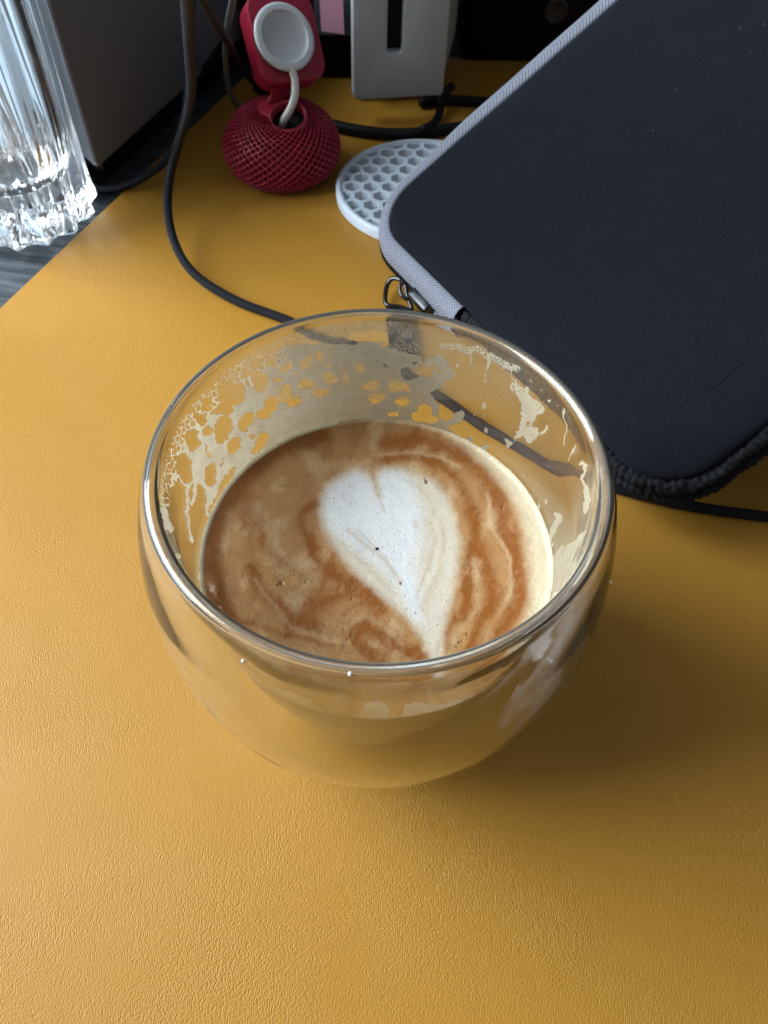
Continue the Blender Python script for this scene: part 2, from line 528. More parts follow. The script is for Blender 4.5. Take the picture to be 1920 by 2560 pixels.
F_ = sd_poly(wx, wy, poly_left)
holes5 = [(640, 610, 95, 78, 0), (600, 680, 55, 50, 0), (830, 520, 60, 64, 0), (738, 465, 30, 28, 0), (745, 535, 18, 28, 0), (810, 415, 26, 25, 0), (900, 400, 38, 34, 0), (945, 520, 30, 18, 0), (997, 600, 42, 55, 0),
          (1065, 648, 58, 30, -32), (905, 665, 50, 55, 20), (855, 735, 42, 45, 30), (738, 790, 50, 68, 30), (578, 830, 60, 100, 12), (440, 770, 30, 50, 0), (485, 670, 30, 40, 0), (380, 910, 50, 72, 10),
          (530, 715, 30, 18, -20), (652, 945, 36, 62, 20), (838, 925, 32, 66, 22), (790, 985, 26, 16, -20), (775, 885, 15, 15, 0), (475, 850, 28, 34, 0), (325, 1100, 52, 105, -12), (510, 1145, 36, 88, 12),
          (612, 1175, 26, 100, 30), (560, 1260, 20, 70, 25), (1010, 430, 55, 32, -25), (1130, 400, 26, 48, 30), (1290, 500, 52, 45, 0), (1145, 530, 58, 34, 0), (1230, 590, 62, 22, -12), (1400, 497, 26, 20, 0),
          (1490, 435, 32, 22, 0), (1562, 548, 54, 36, 0), (1608, 632, 54, 29, -15), (1215, 350, 26, 36, 0), (1285, 410, 22, 15, 0), (1070, 475, 13, 12, 0), (280, 1320, 68, 120, 0), (415, 1400, 58, 190, 0),
          (520, 1330, 26, 85, 25), (485, 1010, 14, 26, 5), (465, 960, 8, 22, 0), (585, 1050, 8, 30, 10), (690, 905, 16, 16, 0), (240, 1080, 14, 24, 0), (205, 1190, 14, 26, 10), (1380, 440, 16, 8, 0)]
holes6 = [(410, 425, 48, 30, 10), (470, 403, 15, 12, 0), (500, 428, 18, 14, 0), (310, 440, 54, 33, 22), (350, 375, 13, 9, 0), (175, 400, 11, 10, 0), (240, 515, 60, 36, 0), (290, 540, 24, 14, 30), (100, 590, 52, 30, -15),
          (275, 612, 44, 22, 0), (215, 697, 38, 13, 0), (405, 665, 48, 40, 0), (400, 710, 78, 34, 10), (455, 720, 40, 38, 20), (545, 690, 52, 42, 0), (5, 410, 18, 18, 0)]
hole = np.full(px.shape, -1e9)
for cx_, cy2, rx, ry, an in holes5:
    q = A5([(cx_, cy2)])[0]; hole = np.maximum(hole, ell(wx, wy, q[0], q[1], rx / 2.676, ry / 2.676, an))
for cx_, cy2, rx, ry, an in holes6:
    q = A6([(cx_, cy2)])[0]; hole = np.maximum(hole, ell(wx, wy, q[0], q[1], rx / 2.5136, ry / 2.5136, an))
F_ = np.minimum(F_, -hole)
# fine lace towards the top edge of the residue
top_edge = A5([(165, 1380), (168, 1200), (195, 1020), (240, 900), (300, 770), (395, 660), (500, 560), (620, 450), (760, 350), (900, 300)])
dt = dist_poly(px, py, top_edge)
f1, f2 = worley(px / 6.5, py / 6.5, 3)
lace = (f2 - f1 - 0.26) * 6.5
F_ = np.where(dt < 34, np.minimum(F_, np.maximum(-lace, (dt - 22) * 0.9)), F_)
f1b, f2b = worley(px / 15, py / 15, 9)
F_ = np.where(dt < 60, np.minimum(F_, np.maximum(-(f2b - f1b - 0.30) * 15, (dt - 42) * 0.8)), F_)
# isolated splashes on the right
sp = sd_poly(wx, wy, A6([(945, 430), (962, 480), (975, 540), (1000, 620), (1018, 700), (990, 780), (965, 848), (925, 918), (905, 845), (955, 862), (1020, 828), (1070, 888), (1132, 812), (1095, 750), (1100, 690), (1142, 660), (1090, 622), (1048, 582), (1055, 520), (1030, 550), (990, 540), (968, 470)]))
sp = np.minimum(sp, -ell(wx, wy, *A6([(1062, 752)])[0], 6, 7, 0))
F_ = np.maximum(F_, sp)
def thin(P, w): 
    global F_
    F_ = np.maximum(F_, w - dist_poly(wx, wy, P))
net = dist_poly(px, py, A6([(510, 262), (600, 266), (680, 292), (740, 282), (800, 322), (860, 352), (930, 392), (990, 405)]))
f1c, f2c = worley(px / 7.5, py / 7.5, 21)
F_ = np.maximum(F_, np.minimum(1.5 - (f2c - f1c) * 7.5 * 0.5, (9 + 7 * (fbm(px / 14, py / 14, 2) - .5)) - net))
net2 = dist_poly(px, py, A6([(970, 520), (1020, 560), (1060, 610), (1110, 640), (1130, 665)]))
F_ = np.maximum(F_, np.minimum(1.6 - (f2c - f1c) * 7.5 * 0.5, 12 - net2))
net3 = dist_poly(px, py, A6([(200, 120), (240, 150), (300, 180), (230, 240), (360, 280)]))
F_ = np.maximum(F_, np.minimum(0.9 - (f2c - f1c) * 7.5 * 0.6, 11 + 14 * (fbm(px / 12, py / 12, 2) - .5) - net3))
for P, w in (([(800, 330), (808, 370), (798, 400)], 4), ([(795, 430), (790, 470), (800, 490)], 2), ([(1285, 670), (1292, 780), (1280, 880)], 1.6), ([(1360, 870), (1330, 930), (1308, 985)], 1.5),
             ([(1385, 1010), (1400, 985), (1415, 1010), (1402, 1100)], 3.5), ([(1425, 1150), (1432, 1230), (1412, 1295)], 8), ([(1402, 1100), (1425, 1150)], 4), ([(1175, 760), (1165, 800), (1140, 815)], 3.5),
             ([(955, 440), (940, 400), (900, 400)], 2), ([(1240, 1340), (1210, 1440), (1190, 1500)], 8), ([(690, 290), (690, 370)], 2), ([(1040, 520), (1050, 550)], 2)):
    thin(A6(P), w)
for P, w in (([(340, 1240), (352, 1330), (333, 1400), (345, 1500), (370, 1580)], 4.5), ([(400, 1190), (380, 1340)], 4), ([(478, 1300), (482, 1410), (500, 1440)], 4), ([(180, 1380), (215, 1440), (245, 1500)], 8),
             ([(190, 1560), (235, 1660), (292, 1790)], 2.5), ([(250, 1680), (290, 1700)], 5), ([(545, 1180), (520, 1300), (490, 1330)], 5)):
    thin(A5(P), w)
for cx_, cy2, rx, ry, an in ((770, 640, 18, 24, 0), (795, 792, 9, 12, 0), (1185, 608, 10, 10, 0), (1128, 1275, 9, 24, 0), (1175, 1250, 6, 20, 0), (990, 1050, 5, 6, 0), (1030, 1072, 4, 8, 0), (1120, 1135, 5, 6, 0),
                             (1075, 480, 5, 6, 0), (1140, 545, 5, 6, 0), (1225, 628, 5, 5, 0), (1240, 655, 5, 5, 0), (720, 700, 5, 5, 0), (780, 715, 4, 4, 0), (745, 530, 7, 6, 0), (605, 385, 12, 10, 0), (775, 232, 4, 6, 0)):
    q = A6([(cx_, cy2)])[0]; F_ = np.maximum(F_, ell(wx, wy, q[0], q[1], rx / 2.5136, ry / 2.5136, an))
# cream margin creeping up from the coffee on the right, then streaks
marg = sd_poly(wx, wy, A6([(560, 782), (640, 850), (682, 830), (722, 900), (790, 878), (822, 890), (805, 955), (880, 1020), (950, 1050), (1000, 1100), (1022, 1170), (1072, 1200), (1092, 1300), (1132, 1385), (1190, 1455), (1185, 1709),
                              (1180, 1900), (900, 2000), (300, 1400), (450, 850)]))
F_ = np.maximum(F_, marg)
st = sd_poly(wx, wy, A2([(700, 30), (770, 110), (800, 170), (905, 160), (1020, 60), (1010, 200), (1060, 190), (1000, 300), (940, 420), (960, 470), (860, 560), (740, 700), (600, 800), (640, 620), (740, 430), (740, 200)]))
ang = fbm((px + 0.55 * py) / 9, (py - 0.2 * px) / 120, 3)
F_ = np.maximum(F_, np.minimum(st, (ang - 0.50) * 60))
# patches on the near wall, seen through the glass
near = (np.sin(TH) < -0.25)
def A7(P): return zoomed(P, 340, 1300, 1.3598)
npatch = sd_poly(wx, wy, A7([(366, 528), (420, 545), (500, 562), (560, 585), (610, 602), (600, 625), (640, 640), (702, 662), (688, 682), (600, 684), (520, 655), (450, 612), (405, 580)]))
npatch = np.maximum(npatch, sd_poly(wx, wy, A7([(905, 612), (1000, 606), (1100, 600), (1187, 583), (1120, 640), (1030, 686), (930, 702), (880, 690), (900, 655)])))
npatch = np.maximum(npatch, ell(wx, wy, *A7([(812, 642)])[0], 36, 30, 0))
npatch = np.maximum(npatch, sd_poly(wx, wy, A7([(560, 690), (700, 684), (860, 690), (1010, 700), (1100, 660), (1050, 760), (600, 760)])))
npatch = np.maximum(npatch, ell(wx, wy, *A7([(450, 507)])[0], 7, 15, -20))
F_ = np.where(near, np.where(py > 1480, npatch, F_), F_)
# thin translucent smear over the far wall
hz = sstep(0.058, 0.069, ZZ) * sstep(0.0735, 0.0712, ZZ)
smear = np.exp(-((px - 880) / 250) ** 2) * (py < 1000)
clear = np.maximum(ell(wx, wy, *A6([(70, 222)])[0], 50, 22, 0), np.maximum(ell(wx, wy, *A6([(235, 222)])[0], 17, 15, 0), ell(wx, wy, *A6([(310, 258)])[0], 18, 18, 0)))
smear = smear * np.clip(-clear / 2, 0, 1) * (0.55 + 0.7 * (fbm(px / 9, py / 9, 3) - .3))
V = X.reshape(-1, 3)
ii = np.arange(NZ - 1)[:, None] * NTH; jj = np.arange(NTH)[None, :]
Fq = np.stack([ii + jj, ii + (jj + 1) % NTH, ii + NTH + (jj + 1) % NTH, ii + NTH + jj], -1).reshape(-1, 4)
keep = (F_.reshape(-1) > -6) | ((smear.reshape(-1) > 0.02))
Fq = Fq[keep[Fq].any(1)]
M = NT('dried_milk_foam')
at1 = M.n('ShaderNodeAttribute', attribute_name='cover'); at2 = M.n('ShaderNodeAttribute', attribute_name='smear')
al = M.math('MULTIPLY_ADD', at1.outputs['Fac'], 0.6, 0.5, clamp=True)
_an = M.noise(M.coord(), 330, 4, 0.65)
al = M.math('MAXIMUM', M.math('MULTIPLY', al, M.math('MULTIPLY_ADD', _an, 0.75, 0.55, clamp=True)), M.math('MULTIPLY', at2.outputs['Fac'], 0.62))
nz = M.noise(M.coord(), 1400, 3)
M.color(M.ramp(nz, [(0.3, (0.84, 0.72, 0.50)), (0.7, (0.93, 0.84, 0.64))]))
M.l(M.bump(nz, 0.35, 0.0002), M.b.inputs['Normal'])
M.set(Roughness=0.5)
_tr = M.n('ShaderNodeBsdfTranslucent'); _tr.inputs['Color'].default_value = (0.95, 0.84, 0.62, 1)
_tp = M.n('ShaderNodeBsdfTransparent')
_m1 = M.n('ShaderNodeMixShader'); _m1.inputs[0].default_value = 0.6; M.l(M.b.outputs[0], _m1.inputs[1]); M.l(_tr.outputs[0], _m1.inputs[2])
_m2 = M.n('ShaderNodeMixShader'); M.l(al, _m2.inputs[0]); M.l(_tp.outputs[0], _m2.inputs[1]); M.l(_m1.outputs[0], _m2.inputs[2]); M.l(_m2.outputs[0], M.out.inputs['Surface'])
fo = mesh_obj('foam_residue', V, Fq, M.m, cup)
attr(fo, 'cover', F_.reshape(-1)); attr(fo, 'smear', np.clip(smear, 0, 1).reshape(-1))
fo['label'] = 'lacy dried milk foam clinging to the inside wall'

# ------------------------------------------------------------------ coffee
coffee = empty('coffee', (CX, CY, ZC), 'milky coffee with a white foam heart inside the double walled glass', 'coffee')
def A8(P): return zoomed(P, 500, 1020, 1.8433)
NR, NT_ = 210, 900
rad = 0.03505 * (np.arange(1, NR + 1) / NR) ** 0.85
t = np.arange(NT_) * 2 * PI / NT_
RG, TG = np.meshgrid(rad, t, indexing='ij')
x, y = CX + RG * np.cos(TG), CY + RG * np.sin(TG)
zc = np.full(x.shape, ZC)
P3 = np.stack([x, y, zc], -1).reshape(-1, 3)
P3 = np.vstack([[CX, CY, ZC], P3])
px, py = to_px(P3)
# work in the photograph zoom's units
qx, qy = (px - 500) * 1.8433, (py - 1020) * 1.8433
n1x, n1y = fbm(qx / 130, qy / 130, 4) - .5, fbm(qx / 130 + 40, qy / 130 + 9, 4) - .5
n2x, n2y = fbm(qx / 22, qy / 22, 3) - .5, fbm(qx / 22 + 40, qy / 22 + 9, 3) - .5
sx_, sy_ = qx + 46 * n1x + 12 * n2x, qy + 46 * n1y + 12 * n2y
hx, hy = qx + 18 * n1x + 6 * n2x, qy + 18 * n1y + 6 * n2y
def stroke(P, w, X_=None, Y_=None, p=2.0):
    X_ = sx_ if X_ is None else X_; Y_ = sy_ if Y_ is None else Y_
    dd = dist_poly(X_, Y_, catmull(P, 4))
    return np.exp(-(dd / w) ** p)
dark = np.zeros(len(qx))
def D(P, w, s, p=2.0):
    global dark
    dark = 1 - (1 - dark) * (1 - min(1, s * 1.15) * np.clip(stroke(P, w, p=p), 0, 1))
D([(560, 120), (400, 185), (270, 265), (165, 370), (95, 480), (60, 600), (52, 700), (68, 800), (95, 900), (140, 970)], 34, .85)
D([(860, 170), (960, 140), (1080, 160), (1190, 210), (1300, 300), (1370, 380)], 44, .72)
D([(820, 250), (940, 225), (1060, 245), (1160, 300), (1225, 390), (1250, 500)], 26, .62)
D([(530, 440), (480, 500), (505, 600), (545, 690), (600, 760), (690, 800), (770, 870), (840, 940)], 30, .62)
D([(1250, 470), (1262, 620), (1235, 750), (1232, 880), (1205, 970)], 30, .68)
D([(1290, 640), (1330, 740), (1345, 840), (1320, 920)], 42, .72)
D([(1340, 400), (1395, 470), (1400, 560), (1450, 670), (1472, 780), (1462, 900), (1410, 1000), (1340, 1110), (1290, 1190)], 42, .85)
D([(1340, 900), (1280, 1010), (1240, 1110), (1200, 1180)], 30, .5)
D([(1140, 1110), (1125, 1050), (1180, 960), (1235, 900)], 20, .5)
D([(240, 740), (290, 850), (370, 920), (450, 980), (530, 1010)], 36, .75)
D([(430, 980), (520, 930), (620, 860), (720, 830), (790, 880)], 44, .72)
D([(290, 600), (340, 680), (430, 740)], 26, .35)
D([(170, 980), (300, 1020), (450, 1060), (600, 1095)], 16, .45)
D([(420, 1190), (560, 1190), (700, 1215), (900, 1230), (1060, 1215)], 34, .8)
D([(1060, 1200), (980, 1130), (900, 1080), (820, 1030), (760, 1010), (725, 1040), (745, 1090), (800, 1140)], 38, .78)
D([(650, 950), (700, 915), (770, 915), (810, 960)], 13, .45)
D([(760, 1130), (700, 1070), (685, 990)], 11, .4)
D([(215, 430), (215, 520)], 38, .5)
D([(620, 740), (560, 800), (500, 900)], 34, .4)
# broad mottling stretched along the pour
sw = fbm((sx_ + sy_ * .4) / 60, (sy_ - sx_ * .3) / 150, 4)
dark = np.clip(dark * (0.78 + 0.75 * fbm(sx_ / 28, sy_ / 28, 4)) + 0.42 * sstep(.52, .75, sw) - 0.06, 0, 1)
g1 = fbm(qx / 6.5, qy / 6.5, 3) - .5; g2 = fbm(qx / 15, qy / 15, 3) - .5; g3 = fbm((sx_ + .5 * sy_) / 12, (sy_ - .4 * sx_) / 42, 3) - .5
dark = np.clip(dark + (0.25 + dark) * (.42 * g1 + .5 * g2) + .42 * g3 * (0.3 + dark) + .10 * (g2 > .16), 0, 1)
lite = np.zeros(len(qx))
for P, w, s in (([(840, 215), (960, 205), (1080, 220), (1190, 262)], 9, .55), ([(1318, 390), (1335, 520), (1395, 640), (1430, 720), (1440, 810), (1425, 880)], 10, .6),
                ([(260, 800), (330, 900), (430, 1010), (560, 1060), (680, 1080)], 13, .4), ([(1270, 700), (1275, 900), (1180, 1030), (1150, 1130)], 16, .35),
                ([(640, 300), (600, 360), (560, 440)], 30, .0), ([(470, 700), (520, 780), (480, 830)], 36, .4), ([(200, 1100), (380, 1130), (560, 1150)], 40, .3), ([(670, 1010), (750, 960), (840, 1000), (930, 1080)], 12, .4)):
    lite = np.maximum(lite, s * stroke(P, w))
heart = [(722, 288), (690, 292), (640, 315), (590, 355), (558, 415), (553, 480), (575, 560), (620, 645), (690, 735), (760, 805), (850, 880), (935, 950), (990, 1010), (1030, 1080), (1060, 1150), (1085, 1240),
         (1120, 1240), (1112, 1130), (1115, 1040), (1135, 960), (1165, 860), (1186, 740), (1190, 620), (1175, 500), (1140, 400), (1080, 335), (1000, 296), (915, 276), (850, 276), (815, 296), (806, 330), (822, 400), (795, 335), (765, 300)]
sdh = sd_poly(hx, hy, heart)
milk = sstep(-30, 36, sdh + 14 * (fbm(qx / 30, qy / 30, 3) - .5))
core = [(720, 290), (620, 340), (570, 430), (585, 530), (660, 590), (760, 650), (850, 720), (920, 790), (975, 900), (1000, 960), (990, 850), (975, 740), (985, 620), (1000, 480), (960, 370), (900, 300), (850, 290), (815, 330), (835, 420), (800, 350), (760, 300)]
sdc = sd_poly(hx, hy, core)
coreness = sstep(-70, 25, sdc)
tan_l = np.zeros(len(qx))
for P, w, s in (([(680, 560), (740, 610), (820, 670), (890, 745), (925, 800)], 13, .6), ([(640, 610), (720, 690), (800, 760), (900, 860)], 12, .35), ([(1040, 520), (1085, 580), (1070, 680), (1040, 760), (1005, 850)], 9, .4),
                ([(1115, 520), (1125, 640), (1100, 760), (1060, 850), (1030, 930)], 14, .45), ([(985, 520), (1000, 545)], 10, .5), ([(800, 310), (815, 380), (850, 480)], 6, .55), ([(1010, 360), (1060, 420), (1085, 500)], 12, .3),
                ([(1040, 960), (1070, 860), (1120, 740)], 8, .35), ([(720, 560), (800, 630), (870, 700)], 4, .5)):
    tan_l = np.maximum(tan_l, s * stroke(P, w, hx, hy))
C_CREMA = np.array([0.57, 0.30, 0.115]); C_LITE = np.array([0.80, 0.57, 0.32]); C_DARK = np.array([0.34, 0.098, 0.009]); C_MILK = np.array([0.92, 0.92, 0.90]); C_CREAM = np.array([0.86, 0.73, 0.49]); C_EDGE = np.array([0.24, 0.080, 0.008])
def mixc(a, b, f): return a + (b - a) * f[:, None]
c = np.tile(C_CREMA, (len(qx), 1))
c = mixc(c, C_LITE, np.clip(sstep(.45, .75, fbm(qx / 90 + 7, qy / 90, 4)) * .6, 0, 1))
c = mixc(c, C_DARK, np.clip(dark, 0, 1) * .92)
c = mixc(c, C_LITE, lite * .8)
c = mixc(c, C_EDGE, .90 * stroke([(520, 125), (400, 180), (275, 262), (170, 368), (100, 480), (62, 600), (54, 700), (66, 800), (92, 890), (128, 960)], 52) * (0.7 + .6 * fbm(qx / 45, qy / 45, 3)))
# cream rim: a pale crescent on the right and a fine line on the left
rr_ = np.hypot(P3[:, 0] - CX, P3[:, 1] - CY)
cres = sd_poly(qx + 16 * n1x + 8 * n2x, qy + 16 * n1y + 8 * n2y, [(1130, 110), (1230, 190), (1330, 290), (1420, 400), (1480, 520), (1500, 640), (1515, 760), (1515, 860), (1490, 960), (1450, 1060), (1400, 1140), (1700, 1140), (1800, 500), (1400, 50)])
c = mixc(c, C_CREAM, sstep(-40, 40, cres - 10 + 30 * (fbm(qx / 40, qy / 40, 4) - .5)) * .95)
c = mixc(c, C_CREAM, sstep(.0339, .0347, rr_) * sstep(-0.1, -0.5, -np.sin(np.arctan2(P3[:, 1] - CY, P3[:, 0] - CX)) - 0.6 + 0 * rr_) * .5 + sstep(.0342, .0347, rr_) * .8 * (P3[:, 0] < CX - .010))
c = mixc(c, C_CREAM * 0.98, milk * 0.85)
c = mixc(c, C_MILK, milk * (0.36 + 0.64 * coreness))
c = mixc(c, np.array([0.62, 0.47, 0.27]), tan_l * milk * .8)
c = np.clip(c * (1 + (.26 * g1 + .22 * g2) * (1 - .72 * milk))[:, None], 0, .95)
# pits and bubbles
pit = np.zeros(len(qx))
for bx, by, br in ((1045, 340, 9), (1037, 328, 5), (375, 808, 11), (360, 815, 6), (927, 808, 6), (1392, 457, 5), (1271, 465, 4), (1303, 352, 4), (1220, 1152, 8), (1145, 1163, 5), (1192, 1080, 5), (1275, 957, 4), (700, 880, 4), (695, 1045, 4),
                   (575, 995, 4), (1262, 738, 3), (995, 945, 4), (1240, 1133, 4), (618, 413, 3), (1205, 1075, 4), (1230, 1043, 5), (1180, 1100, 4), (980, 1035, 3), (660, 770, 3), (436, 770, 3), (488, 800, 4), (500, 785, 2)):
    pit = np.maximum(pit, np.exp(-(((qx - bx) ** 2 + (qy - by) ** 2) / br ** 2) ** 1.5))
rs = np.random.RandomState(5)
for k in range(900):
    a, r0 = rs.rand() * 2 * PI, 0.033 * math.sqrt(rs.rand())
    bx, by = to_px(np.array([CX + r0 * math.cos(a), CY + r0 * math.sin(a), ZC]))
    bx, by = (bx - 500) * 1.8433, (by - 1020) * 1.8433
    if 0.25 + 0.75 * float(np.hypot(bx - 700, by - 1000) < 500) < rs.rand(): continue
    m_ = (abs(qx - bx) < 10) & (abs(qy - by) < 10)
    br = 1.4 + 1.9 * rs.rand() ** 2
    pit[m_] = np.maximum(pit[m_], (0.35 + .5 * rs.rand()) * np.exp(-((qx[m_] - bx) ** 2 + (qy[m_] - by) ** 2) / br ** 2))
c = mixc(c, C_DARK * .45, pit * .85)
# relief: meniscus, gentle lumps, dents
P3[:, 2] += 0.00050 * sstep(.0333, .0350, rr_) ** 2 + 0.00022 * (fbm(qx / 60, qy / 60, 3) - .5) - 0.00030 * pit
P3[:, 2] += 0.00022 * np.exp(-((qx - 450) ** 2 + (qy - 790) ** 2) / 28 ** 2) + 0.00005 * g2
P3[:, 2] += 0.0004 * np.exp(-((qx - 80) ** 2 + (qy - 830) ** 2) / 30 ** 2)
ii = np.arange(NR - 1)[:, None] * NT_ + 1; jj = np.arange(NT_)[None, :]
Fq = np.stack([ii + jj, ii + NT_ + jj, ii + NT_ + (jj + 1) % NT_, ii + (jj + 1) % NT_], -1).reshape(-1, 4)
Ftri = np.stack([np.zeros(NT_, int), 1 + np.arange(NT_), 1 + (np.arange(NT_) + 1) % NT_, 1 + (np.arange(NT_) + 1) % NT_], -1)
M = NT('latte_foam')
a_ = M.n('ShaderNodeAttribute', attribute_name='brew')
v = M.coord()
fine = M.noise(v, 2200, 3, 0.7)
vo = M.n('ShaderNodeTexVoronoi'); vo.inputs['Scale'].default_value = 1100; M.l(v, vo.inputs['Vector'])
bub = M.math('LESS_THAN', vo.outputs['Distance'], 0.16)
rnd = M.math('GREATER_THAN', M.noise(v, 420, 3), 0.56)
spk = M.math('MULTIPLY', M.math('MULTIPLY', bub, rnd), 0.35)
col = M.mix(spk, a_.outputs['Color'], (0.16, 0.06, 0.015))
hsv = M.n('ShaderNodeHueSaturation'); M.l(col, hsv.inputs['Color']); M.l(M.math('MULTIPLY_ADD', fine, 0.6, 0.70), hsv.inputs['Value'])
M.color(hsv.outputs[0])
M.l(M.bump(M.math('SUBTRACT', fine, M.math('MULTIPLY', spk, 1.5)), 0.5, 0.00009), M.b.inputs['Normal'])
M.set(Roughness=0.36); M.b.inputs['Specular IOR Level'].default_value = 0.45
M.b.inputs['Subsurface Weight'].default_value = 0.0
V = P3
tri_list = np.vstack([Fq])
so = mesh_obj('coffee_surface', V, tri_list, M.m, coffee)
attr(so, 'brew', np.hstack([np.clip(c, 0, 1), np.ones((len(c), 1))]), 'FLOAT_COLOR')
# centre fan kept tiny: close the middle
cv = [tuple(V[0])] + [tuple(V[1 + k]) for k in range(0, NT_, 30)]
# coffee body below the surface
bp = [(0.0350, ZC - 0.0001)] + [(inner_r(z) + 0.00022, z) for z in np.linspace(ZC - 0.0006, 0.0125, 26)] + [(0.010, 0.01085), (0, 0.0102)]
Vb, Fb = lathe([(r, z) for r, z in bp], 128, CX, CY, flip=True)
mesh_obj('coffee_body', Vb, Fb, simple('milky_coffee', (0.46, 0.34, 0.21), 0.45, nscale=120, namp=0.08), coffee)

# beads of water and milk on the outside of the glass and on the rim
beadM = glass_mat('water_bead', 0.0, 1.33).m
milkM = simple('milk_drop', (0.72, 0.68, 0.6), 0.3)
def outer_pt(th_, z):
    r = np.interp(z, po[:40 * 6, 1][np.argsort(po[:40 * 6, 1])], po[:40 * 6, 0][np.argsort(po[:40 * 6, 1])])
    return r
op = catmull(OUT[3:17], 8)
def on_outer(deg, z):
    k = np.argsort(op[:, 1]); r = np.interp(z, op[k, 1], op[k, 0]); a = math.radians(deg)
    return np.array([CX + r * math.cos(a), CY + r * math.sin(a), z])
def blob(p, r, flat=0.6, n=10):
    V, F = lathe([(max(0, r * math.sin(PI * i / 8)), -r * math.cos(PI * i / 8)) for i in range(9)], n)
    return np.array(V) * (1, 1, flat) + p, F
allV, allF = [], []
for deg, z, r in ((266, .0749, .0004), (243, .0715, .00035), (311, .066, .0003), (341, .061, .0003)):
    V, F = blob(on_outer(deg, z), r, 0.9); b = len(allV); allV += list(V); allF += [tuple(i + b for i in f) for f in F]
bo = mesh_obj('milk_splash', allV, allF, milkM, cup); bo['kind'] = 'stuff'

# ------------------------------------------------------------------ tablet sleeve
A0 = np.array([-0.0076, 0.2424, 0.020]); hd, phs = -0.989, 0.485
SU = np.array([math.cos(hd), math.sin(hd), 0.0])
SW = np.array([-math.sin(hd) * math.cos(phs), math.cos(hd) * math.cos(phs), math.sin(phs)])
SN = np.cross(SU, SW)
SWID, SLEN, SRC = 0.1457, 0.205, 0.0163
sleeve = empty('tablet_sleeve', tuple(A0), 'black neoprene zip sleeve with grey herringbone edge leaning behind the glass', 'tablet sleeve')
def sring(o, h, nst=90, nc=20):
    """closed ring round the sleeve, offset o outward, height h; returns local points, arc length"""
    pts = []
    W_, L_, r = SWID, SLEN, SRC
    rr = max(r + o, 0.0005)
    def corner(cx, cy_, a0):
        for k in range(nc):
            a = a0 + (PI / 2) * k / nc
            pts.append((cx + rr * math.cos(a), cy_ + rr * math.sin(a), h))
    def line(p, q, n):
        for k in range(n): pts.append((p[0] + (q[0] - p[0]) * k / n, p[1] + (q[1] - p[1]) * k / n, h))
    x0, x1, y0, y1 = r, W_ - r, r, L_ - r
    line((x0 - rr, y1), (x0 - rr, y0), nst); corner(x0, y0, PI)
    line((x0, y0 - rr), (x1, y0 - rr), nst); corner(x1, y0, 1.5 * PI)
    line((x1 + rr, y0), (x1 + rr, y1), nst); corner(x1, y1, 0)
    line((x1, y1 + rr), (x0, y1 + rr), nst); corner(x0, y1, PI / 2)
    return np.array(pts)
NRING = 4 * 110
def sag(P):
    P = P.copy()
    P[:, 2] += 0.0010 * (fbm(P[:, 0] * 30 + 3, P[:, 1] * 30, 2) - .5)
    return P
def sworld(P): return frame(P, A0, SU, SW, SN)
# top neoprene panel
def panel(name, prof, flip=False):
    V, F = [], []
    for o, h in prof: V += list(sag(sring(o, h)))
    n = NRING; m = len(prof)
    for i in range(m - 1):
        for k in range(n):
            f = (i * n + k, i * n + (k + 1) % n, (i + 1) * n + (k + 1) % n, (i + 1) * n + k)
            F.append(f)
    F.append(tuple((m - 1) * n + k for k in range(n)))
    if flip: F = [f[::-1] for f in F]
    return mesh_obj(name, sworld(np.array(V)), F, MAT_NEO, sleeve, sharp=70)
panel('top_panel', [(0.0003, -.0030), (0.0003, -.0012), (0.0000, -.0004), (-.0008, .0002), (-.0022, .0007), (-.005, .0012), (-.010, .0016), (-.0155, .0019)])
panel('bottom_panel', [(0.0003, -.0140), (0.0, -.0152), (-.002, -.0160), (-.010, -.0163), (-.0155, -.0164)], True)
sa = sring(0, 0); seg = np.linalg.norm(np.roll(sa, -1, 0) - sa, axis=1); arc = np.concatenate([[0], np.cumsum(seg)])[:-1]
arc_corner = arc[110]                          # start of the A-B edge
ARC_TAPE_END = arc_corner + 0.0400
def band(name, prof, a0, a1, mat, bumps=None):
    idx = [k for k in range(NRING) if a0 <= arc[k] <= a1]
    V, F, UV = [], [], []
    m = len(prof); v = 0
    rings = []
    for j, (o, h) in enumerate(prof):
        if j: v += math.hypot(o - prof[j - 1][0], h - prof[j - 1][1])
        R_ = sag(sring(o, h)); R2_ = sag(sring(o * 1.5, h))
        fk = sstep(arc_corner - .020, arc_corner - .060, arc)[:, None]
        R_ = (R_ * (1 - fk) + R2_ * fk)[idx]; rings.append(R_)
        V += list(R_); UV += [(arc[k], v) for k in idx]
    n = len(idx)
    for j in range(m - 1):
        for k in range(n - 1):
            F.append((j * n + k, j * n + k + 1, (j + 1) * n + k + 1, (j + 1) * n + k))
    return mesh_obj(name, sworld(np.array(V)), [f[::-1] for f in F], mat, sleeve, uv=UV)
TP = catmull([(0.0004, -.0022), (0.0009, -.0009), (.0025, -.0008), (.0045, -.0016), (.0058, -.0033), (.0066, -.0056), (.0068, -.0076), (.0062, -.0082)], 4)
band('edge_tape', [tuple(p) for p in TP], 0.0, ARC_TAPE_END, MAT_TAPE)
TPL = catmull([(.0066, -.0094), (.0074, -.0098), (.0070, -.0120), (.0052, -.0142), (.0025, -.0152), (.0003, -.0150)], 4)
lt = band('edge_tape', [tuple(p) for p in TPL], 0.0, ARC_TAPE_END, MAT_TAPE)
band('side_gusset', [(.0003, -.0025), (.0026, -.0060), (.0030, -.0110), (.0003, -.0145)], 0.0, arc[-1], MAT_NEO)
